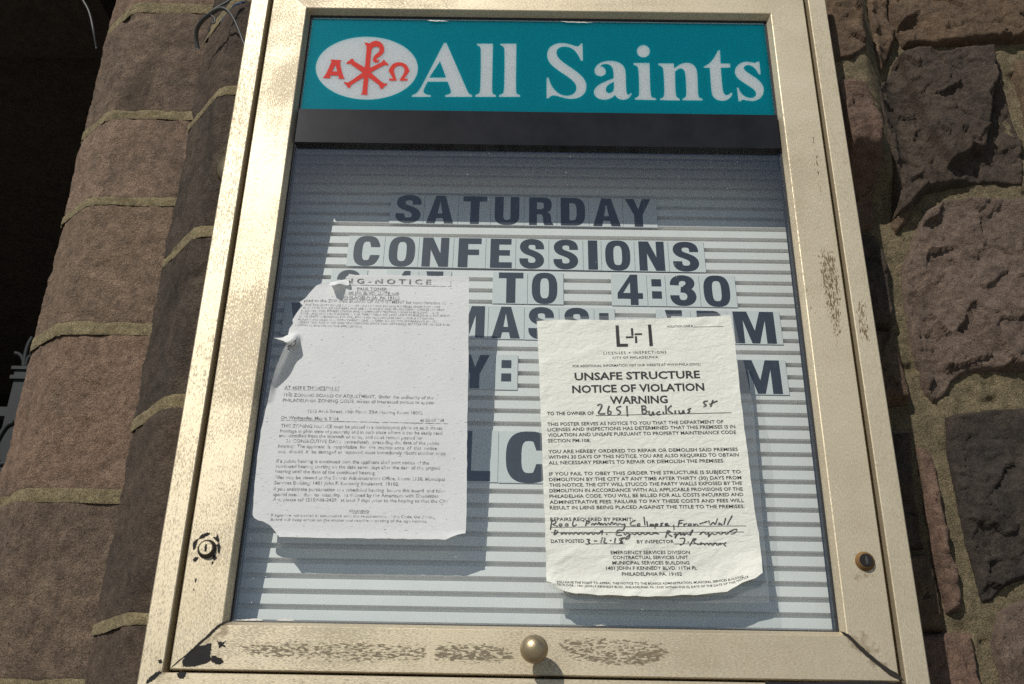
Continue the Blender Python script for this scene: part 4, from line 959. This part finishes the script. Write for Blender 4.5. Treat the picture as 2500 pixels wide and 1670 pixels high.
k.line('11TH FLOOR - 1401 JOHN F KENNEDY BLVD., PHILADELPHIA, PA 19102 WITHIN FIVE (5) DAYS OF THE DATE OF THIS NOTICE', V2, [(370, 1334), (600, 1346), (1000, 1358), (1500, 1358), (1800, 1343), (1950, 1316), (2085, 1264)], 18, .010)
k.build('printed_text', M['ink'], po)
k = Ink(h_poster, up_p)
for pts in ([(752, 905), (775, 888), (795, 900), (785, 930), (752, 978), (822, 975)], [(858, 905), (842, 950), (848, 985), (870, 980), (875, 955), (850, 952)], [(964, 910), (920, 918), (925, 943), (950, 948), (958, 968), (932, 985)], [(1012, 905), (1018, 998)],
            [(1145, 905), (1150, 975)], [(1138, 908), (1175, 905), (1182, 928), (1150, 940), (1188, 945), (1187, 968), (1150, 978)], [(1206, 950), (1212, 988), (1235, 988), (1242, 950), (1252, 990)], [(1305, 955), (1275, 965), (1280, 985), (1308, 980)],
            [(1332, 955), (1336, 980)], [(1355, 900), (1360, 975)], [(1408, 902), (1365, 940), (1418, 975)], [(1438, 945), (1440, 975)], [(1470, 945), (1478, 977), (1505, 970), (1510, 938), (1520, 972)], [(1580, 928), (1545, 938), (1572, 953), (1548, 970)],
            [(1727, 862), (1688, 868), (1695, 890), (1722, 900), (1686, 916)], [(1772, 853), (1752, 914)], [(1738, 892), (1812, 862)]): k.pen(V1, pts, 15)
k.build('handwritten_address', M['marker'], po); k = Ink(h_poster, up_p)
for pts in ([(352, 755), (338, 842)], [(350, 765), (387, 760), (387, 785), (350, 795), (404, 812)], [(425, 788), (410, 803), (430, 812), (445, 796), (425, 788)], [(478, 788), (462, 803), (484, 812), (498, 796), (478, 788)], [(548, 738), (530, 800), (546, 812), (572, 795)],
            [(662, 758), (648, 810)], [(655, 765), (695, 768), (660, 792)], [(700, 802), (712, 778), (725, 807), (738, 778), (755, 802), (768, 768), (776, 807), (790, 778), (800, 807), (816, 778), (830, 807), (846, 778), (865, 802), (882, 766), (895, 802), (915, 778), (930, 807), (945, 783), (972, 802), (1000, 786), (988, 840), (958, 852)],
            [(1090, 757), (1045, 778), (1043, 806), (1092, 802)], [(1112, 788), (1100, 805), (1126, 807), (1128, 788), (1112, 788)], [(1163, 728), (1172, 803)], [(1188, 766), (1196, 812)], [(1232, 788), (1210, 805), (1236, 808), (1242, 788), (1252, 810)], [(1265, 788), (1260, 832)], [(1265, 788), (1292, 794), (1268, 810)],
            [(1334, 783), (1305, 790), (1326, 800), (1303, 813)], [(1345, 800), (1382, 790), (1352, 786), (1350, 810), (1388, 805)], [(1425, 798), (1430, 845)], [(1476, 758), (1463, 820)], [(1475, 762), (1518, 757)], [(1470, 787), (1503, 782)], [(1514, 788), (1520, 814)], [(1518, 797), (1543, 785)],
            [(1562, 788), (1550, 805), (1575, 810), (1582, 790), (1562, 788)], [(1600, 788), (1605, 810), (1622, 785), (1642, 806)], [(1650, 792), (1722, 768)], [(1733, 758), (1745, 808), (1775, 768), (1790, 806), (1812, 742)], [(1832, 778), (1815, 800), (1846, 788), (1852, 802)], [(1884, 738), (1868, 797)], [(1942, 716), (1898, 798)],
            [(382, 842), (368, 888)], [(375, 845), (412, 860), (372, 888)], [(430, 865), (440, 888), (455, 858), (470, 888), (490, 860), (505, 888), (520, 860), (540, 888), (560, 858), (585, 888), (605, 860), (625, 888), (650, 860), (670, 888), (695, 860), (715, 888), (740, 863), (760, 888), (802, 832), (790, 888)], [(828, 878), (840, 882)],
            [(958, 842), (920, 850), (930, 865), (962, 862), (918, 872), (918, 892), (968, 890)], [(985, 870), (1000, 892), (1015, 866), (1042, 885), (1030, 922), (985, 927), (1060, 868), (1080, 890), (1100, 866), (1125, 890), (1150, 866), (1175, 888), (1200, 866), (1230, 888), (1255, 868), (1295, 880)],
            [(1372, 848), (1353, 914)], [(1370, 850), (1403, 855), (1365, 876), (1412, 902)], [(1425, 888), (1452, 868), (1432, 928), (1455, 880), (1492, 868), (1480, 892), (1522, 868), (1510, 897), (1542, 870), (1560, 892), (1604, 826), (1570, 893)],
            [(1672, 868), (1648, 893), (1692, 852), (1710, 888), (1742, 863), (1726, 916), (1760, 868), (1790, 890), (1816, 863), (1840, 888), (1872, 858), (1890, 888), (1932, 848), (1994, 832), (1962, 877), (1926, 882)],
            [(658, 925), (692, 930), (665, 945), (692, 960), (656, 972)], [(722, 942), (752, 940)], [(797, 908), (783, 958)], [(810, 915), (827, 920), (803, 957), (838, 957)], [(862, 935), (876, 938)], [(912, 913), (904, 958)], [(978, 913), (938, 925), (967, 945), (943, 967), (982, 955), (955, 935), (994, 908)],
            [(1478, 920), (1530, 913), (1512, 970), (1478, 977)], [(1548, 949), (1558, 953)], [(1602, 918), (1566, 984)], [(1590, 925), (1633, 918), (1590, 950), (1652, 977)], [(1672, 953), (1653, 977), (1690, 958), (1700, 982), (1720, 953), (1735, 982), (1750, 953), (1770, 987), (1792, 948), (1810, 987), (1842, 953), (1830, 977), (1860, 958)], [(1890, 952), (1862, 970), (1888, 988)]):
    k.pen(V2, pts, 12)
k.build('handwritten_repairs', M['marker'], po)
sl_px = [zm([(212, 128)], *V1)[0], zm([(1945, 82)], *V1)[0], zm([(2128, 900)], *V1)[0], zm([(2272, 1485)], *V2)[0], zm([(290, 1490)], *V2)[0]]
v3 = P(sl_px, YP); b_ = MB(); b_.add(v3, orient(v3, [tuple(range(5))])); b_.build('clear_sleeve', M['sleeve'], po)

# torn zoning notice
pc = P([(870, 1312)], YP)[0]
zn = thing('zoning_notice', 'torn grey-white zoning notice with ragged top and curled left edge on the glass', 'notice', pc)
paper('sheet', ZO, h_notice, M['notice'], zn, 6.0)
fl = []; ff = []
for i, tt in enumerate(np.linspace(0, 1, 9)):
    for j, uu in enumerate(np.linspace(0, 1, 6)):
        a = zm([(768 + 168 * tt, 186 - 34 * tt)], *Z2)[0]; b2 = zm([(762 + 182 * tt, 206 + 6 * math.sin(tt * 9))], *Z2)[0]
        pxy = a + (b2 - a) * uu; hh = .0035 + .0145 * math.sin(uu * 1.5) * (.55 + .45 * math.sin(tt * 5 + .6)) + .001 * math.sin(tt * 23 + uu * 7)
        fl.append(P([pxy], YP - hh)[0]); 
ff = [(i * 6 + j, i * 6 + j + 1, (i + 1) * 6 + j + 1, (i + 1) * 6 + j) for i in range(8) for j in range(5)]
link_mesh('torn_flap', fl, orient(np.array(fl), ff), M['notice'], zn, True)
up_z = lambda x: .10 - .085 * (x - 620) / 520
k = Ink(h_notice, up_z)
k.line('N G - N O T I C E', Z2, [(905, 193), (1690, 203)], 42, .03); k.rule(Z2, (775, 206), (1870, 221), 5); k.rule(Z2, (1868, 172), (1870, 221), 5)
for tx, ba, cp_ in (('PAUL TONER', [(1015, 255), (1288, 259)], 25), ('1500 JFK BLVD, SUITE 400', [(900, 292), (1395, 299)], 25), ('PHILADELPHIA, PA 19102', [(897, 333), (1403, 339)], 25)):
    k.line(tx, Z2, ba, cp_, .018); k.rule(Z2, (ba[0][0], ba[0][1] + 6), (ba[1][0], ba[1][1] + 6), 3)
k.line('plied to the ZONING BOARD OF ADJUSTMENT for consideration of:', Z2, [(530, 361), (1825, 386)], 27, .006)
for tx, ba in (('FOR THE UNITY OF USE TO CREATE ONE LOT FOR ZONING PURPOSES, FROM TWO LOTS', [(545, 398), (1770, 420)]), ('IC IN TWO OPA AC NUMBERS, FOR USE AS BUSINESS AND PROFESSIONAL OFFICES ON FIRST', [(522, 424), (1810, 446)]),
               ('R, LOWER LEVEL FITNESS CENTER AND COMMUNITY MEETING ROOM IN BUILDING 1, FOR', [(505, 450), (1760, 471)]), ('DWELLING UNITS IN BUILDING 2, FOR THIRTY(30) DWELLING UNITS IN BUILDING 3, FOR EIGHT', [(500, 476), (1860, 498)]),
               ('LLING UNITS IN BUILDING 4 (TOTAL FORTY SIX(46) DWELLING UNITS) FOR A SIT DOWN', [(484, 501), (1710, 525)]), ('AURANT IN BUILDING 1, WITH TWENTY ONE(21) OPEN AIR ACCESSORY PARKING SPACES', [(474, 530), (1740, 552)]),
               ('LUDING ONE ADA SPACE AND ONE LOADING SPACE AND SIXTEEN(16) BICYCLE SPACES (SIZE AND', [(466, 556), (1860, 579)]), ('CATION AS SHOWN ON THE APPLICATION)', [(450, 582), (1060, 597)])): k.line(tx, Z2, ba, 18, .0)
k.line('AT 4629 E THOMPSON ST', Z2, [(352, 1155), (853, 1165)], 29, .018); k.rule(Z2, (352, 1162), (853, 1172), 3)
k.line('THE ZONING BOARD OF ADJUSTMENT,  under the authority of the', Z2, [(337, 1222), (1710, 1250)], 29, .004)
k.line('PHILADELPHIA ZONING CODE, invites all interested parties to appear', Z2, [(337, 1272), (1725, 1293)], 29, .004)
k.line('1515 Arch Street, 18th Floor, ZBA Hearing Room 18002', Z2, [(565, 1370), (1612, 1388)], 28, .003)
k.line('On Wednesday, May 4, 2016', Z2, [(318, 1428), (845, 1440)], 28, .016); k.line('at 05:00 PM', Z2, [(1590, 1452), (1803, 1456)], 27, .016); k.rule(Z2, (318, 1440), (1840, 1472), 5)
for tx, ba in (('THIS ZONING NOTICE must be posted in a conspicuous place on each street', [(427, 420), (1770, 440)]), ('frontage in plain view of passersby and in such place where it can be easily read', [(418, 462), (1770, 482)]),
               ('and identified from the sidewalk or street and must remain posted for', [(412, 500), (1605, 522)]), ('21 CONSECUTIVE DAYS  immediately  preceding the date of the public', [(470, 545), (1745, 565)]),
               ('hearing.  The applicant  is  responsible  for  the  maintenance  of  this  notice', [(406, 588), (1725, 608)]), ('and,  should  it  be damaged or removed, must immediately obtain another copy.', [(402, 632), (1805, 650)]),
               ('If a public hearing is continued then the applicant shall post notice of the', [(390, 712), (1660, 729)]), ('continued hearing starting on the date seven days after the date of the original', [(385, 755), (1752, 773)]),
               ('hearing until the date of the continued hearing.', [(382, 797), (1215, 812)]), ('Files may be viewed at the Boards Administration Office, Room 1130, Municipal', [(380, 848), (1790, 865)]),
               ('Services Building, 1401 John F. Kennedy Boulevard, 19102.', [(372, 893), (1410, 905)]), ('If you anticipate participation in a scheduled hearing  before this board  and have', [(367, 945), (1797, 962)]),
               ('special needs  due  to  disability,  as defined by the Americans with Disabilities', [(363, 990), (1738, 1005)]), ('Act, please call (215)686-2429,  at least 7 days prior to the hearing so that the City', [(362, 1033), (1817, 1048)])): k.line(tx, Z3, ba, 28, .003)
k.line('WARNING', Z3, [(992, 1127), (1157, 1131)], 22, .016); k.rule(Z3, (990, 1133), (1160, 1137), 3)
k.line('If signs are not posted in accordance with the requirements of the Code, the Zoning', Z3, [(346, 1160), (1712, 1178)], 23, .003)
k.line('Board will delay action on the matter and require reposting of the sign notices.', Z3, [(342, 1197), (1645, 1213)], 23, .003)
k.build('printed_text', M['faded_ink'], zn)

# ------------------------------------------------------------------ small things left of the case
def sm(pts, it=2):
    pts = [np.asarray(p, float) for p in pts]
    for _ in range(it):
        o = [pts[0]]
        for a, b in zip(pts[:-1], pts[1:]): o += [a * .75 + b * .25, a * .25 + b * .75]
        pts = o + [pts[-1]]
    return pts
def px3(lst, rg):                            # (x, y, Y)
    a = np.asarray(lst, float); return list(P(zm(a[:, :2], *rg), a[:, 2]))
R1 = (0, 0, 2.8); R5 = (0, 500, 2.8)
b_ = MB()
b_.tube(sm(px3([(1352, 335, .20), (1338, 260, .19), (1345, 190, .175), (1390, 130, .155), (1445, 92, .135), (1480, 66, .125), (1520, 55, .12), (1560, 75, .115), (1600, 130, .11), (1635, 210, .105), (1660, 280, .10), (1700, 380, .10)], R1)), .0042, 8, .55)
b_.tube(sm(px3([(1440, 100, .137), (1455, 70, .132), (1500, 42, .132), (1560, 12, .132), (1620, -40, .132)], R1)), .0022, 8)
b_.tube(sm(px3([(1446, 105, .13), (1470, 125, .128), (1472, 158, .128), (1452, 160, .13), (1452, 138, .132)], R1)), .0014, 8)
tag(b_.build('cable', M['galv'], None, True), 'loose grey cable looped over the dark pier at the case\'s top left', 'cable')
b_ = MB(); b_.tube(sm(px3([(540, -60, .40), (565, 0, .40), (600, 55, .40), (622, 120, .40), (640, 215, .40), (660, 330, .42)], R1)), .0025, 8)
tag(b_.build('cable', M['galv'], None, True), 'thin grey cable hanging at the top corner of the black doorway', 'cable')
dc = P([(1608 / 2.8, 1125 / 2.8)], .085)[0]
bx = thing('junction_box', 'round bronze box half hidden behind the case\'s left edge', 'junction box', (dc[0], YE2, dc[2]))
b_ = MB(); b_.lathe((dc[0], YE2, dc[2]), [(.030, -.01), (.030, .045), (.0335, .047)], 40); b_.build('body', M['bronze'], bx, True)
b_ = MB(); b_.lathe((dc[0], YE2, dc[2]), [(.0345, .046), (.0345, .056), (.031, .060), (.005, .063)], 40); b_.build('lid', M['bronze'], bx, True)
# iron gate in the doorway
YG = .62
gt = thing('iron_gate', 'grey iron gate post with scrolls standing in the black doorway', 'gate', (*P([(45, 1000)], YG)[0][:2], 0))
c = P([(zm([(128, 1290)], *R5)[0])], YG)[0]; zc1 = zpx(50, 500 + 1110 / 2.8, YG); zc2 = zpx(45, 500 + 1195 / 2.8, YG)
b_ = MB(); b_.box(c[0] - .017, c[0] + .017, YG, YG + .034, .02, zc2); b_.build('post', M['iron'], gt)
b_ = MB(); b_.box(c[0] - .024, c[0] + .026, YG - .006, YG + .04, zc2, zc2 + .008); b_.box(c[0] - .019, c[0] + .021, YG - .002, YG + .036, zc2 + .008, zc1 - .007); b_.box(c[0] - .025, c[0] + .027, YG - .007, YG + .041, zc1 - .007, zc1); b_.build('post_cap', M['iron'], gt)
zr_ = zpx(20, 500 + 1400 / 2.8, YG); b_ = MB(); b_.box(c[0] - .9, c[0] - .017, YG + .005, YG + .028, zr_ - .012, zr_ + .008); b_.build('rail', M['iron'], gt)
b_ = MB(); b_.tube(sm(px3([(168, 1105, YG), (172, 1040, YG), (190, 970, YG), (212, 925, YG), (226, 908, YG)], R5)), [.006] * 2 + [.006] * 14 + [.003] * 50, 8)if False else b_.tube(sm(px3([(168, 1105, YG), (172, 1040, YG), (190, 970, YG), (212, 925, YG), (226, 908, YG)], R5)), .0055, 8)
b_.tube(sm(px3([(160, 1100, YG), (162, 1065, YG), (150, 1035, YG), (125, 1018, YG), (102, 1014, YG)], R5)), .0045, 8)
b_.tube(sm(px3([(178, 1105, YG), (185, 1065, YG), (205, 1035, YG), (235, 1025, YG)], R5)), .0045, 8); b_.build('finial', M['iron'], gt, True)
b_ = MB(); b_.tube(sm(px3([(95, 1488, YG), (50, 1505, YG), (10, 1560, YG), (-30, 1640, YG), (-40, 1720, YG), (0, 1780, YG), (60, 1760, YG)], R5)), .0055, 8); b_.build('scroll', M['iron'], gt, True)
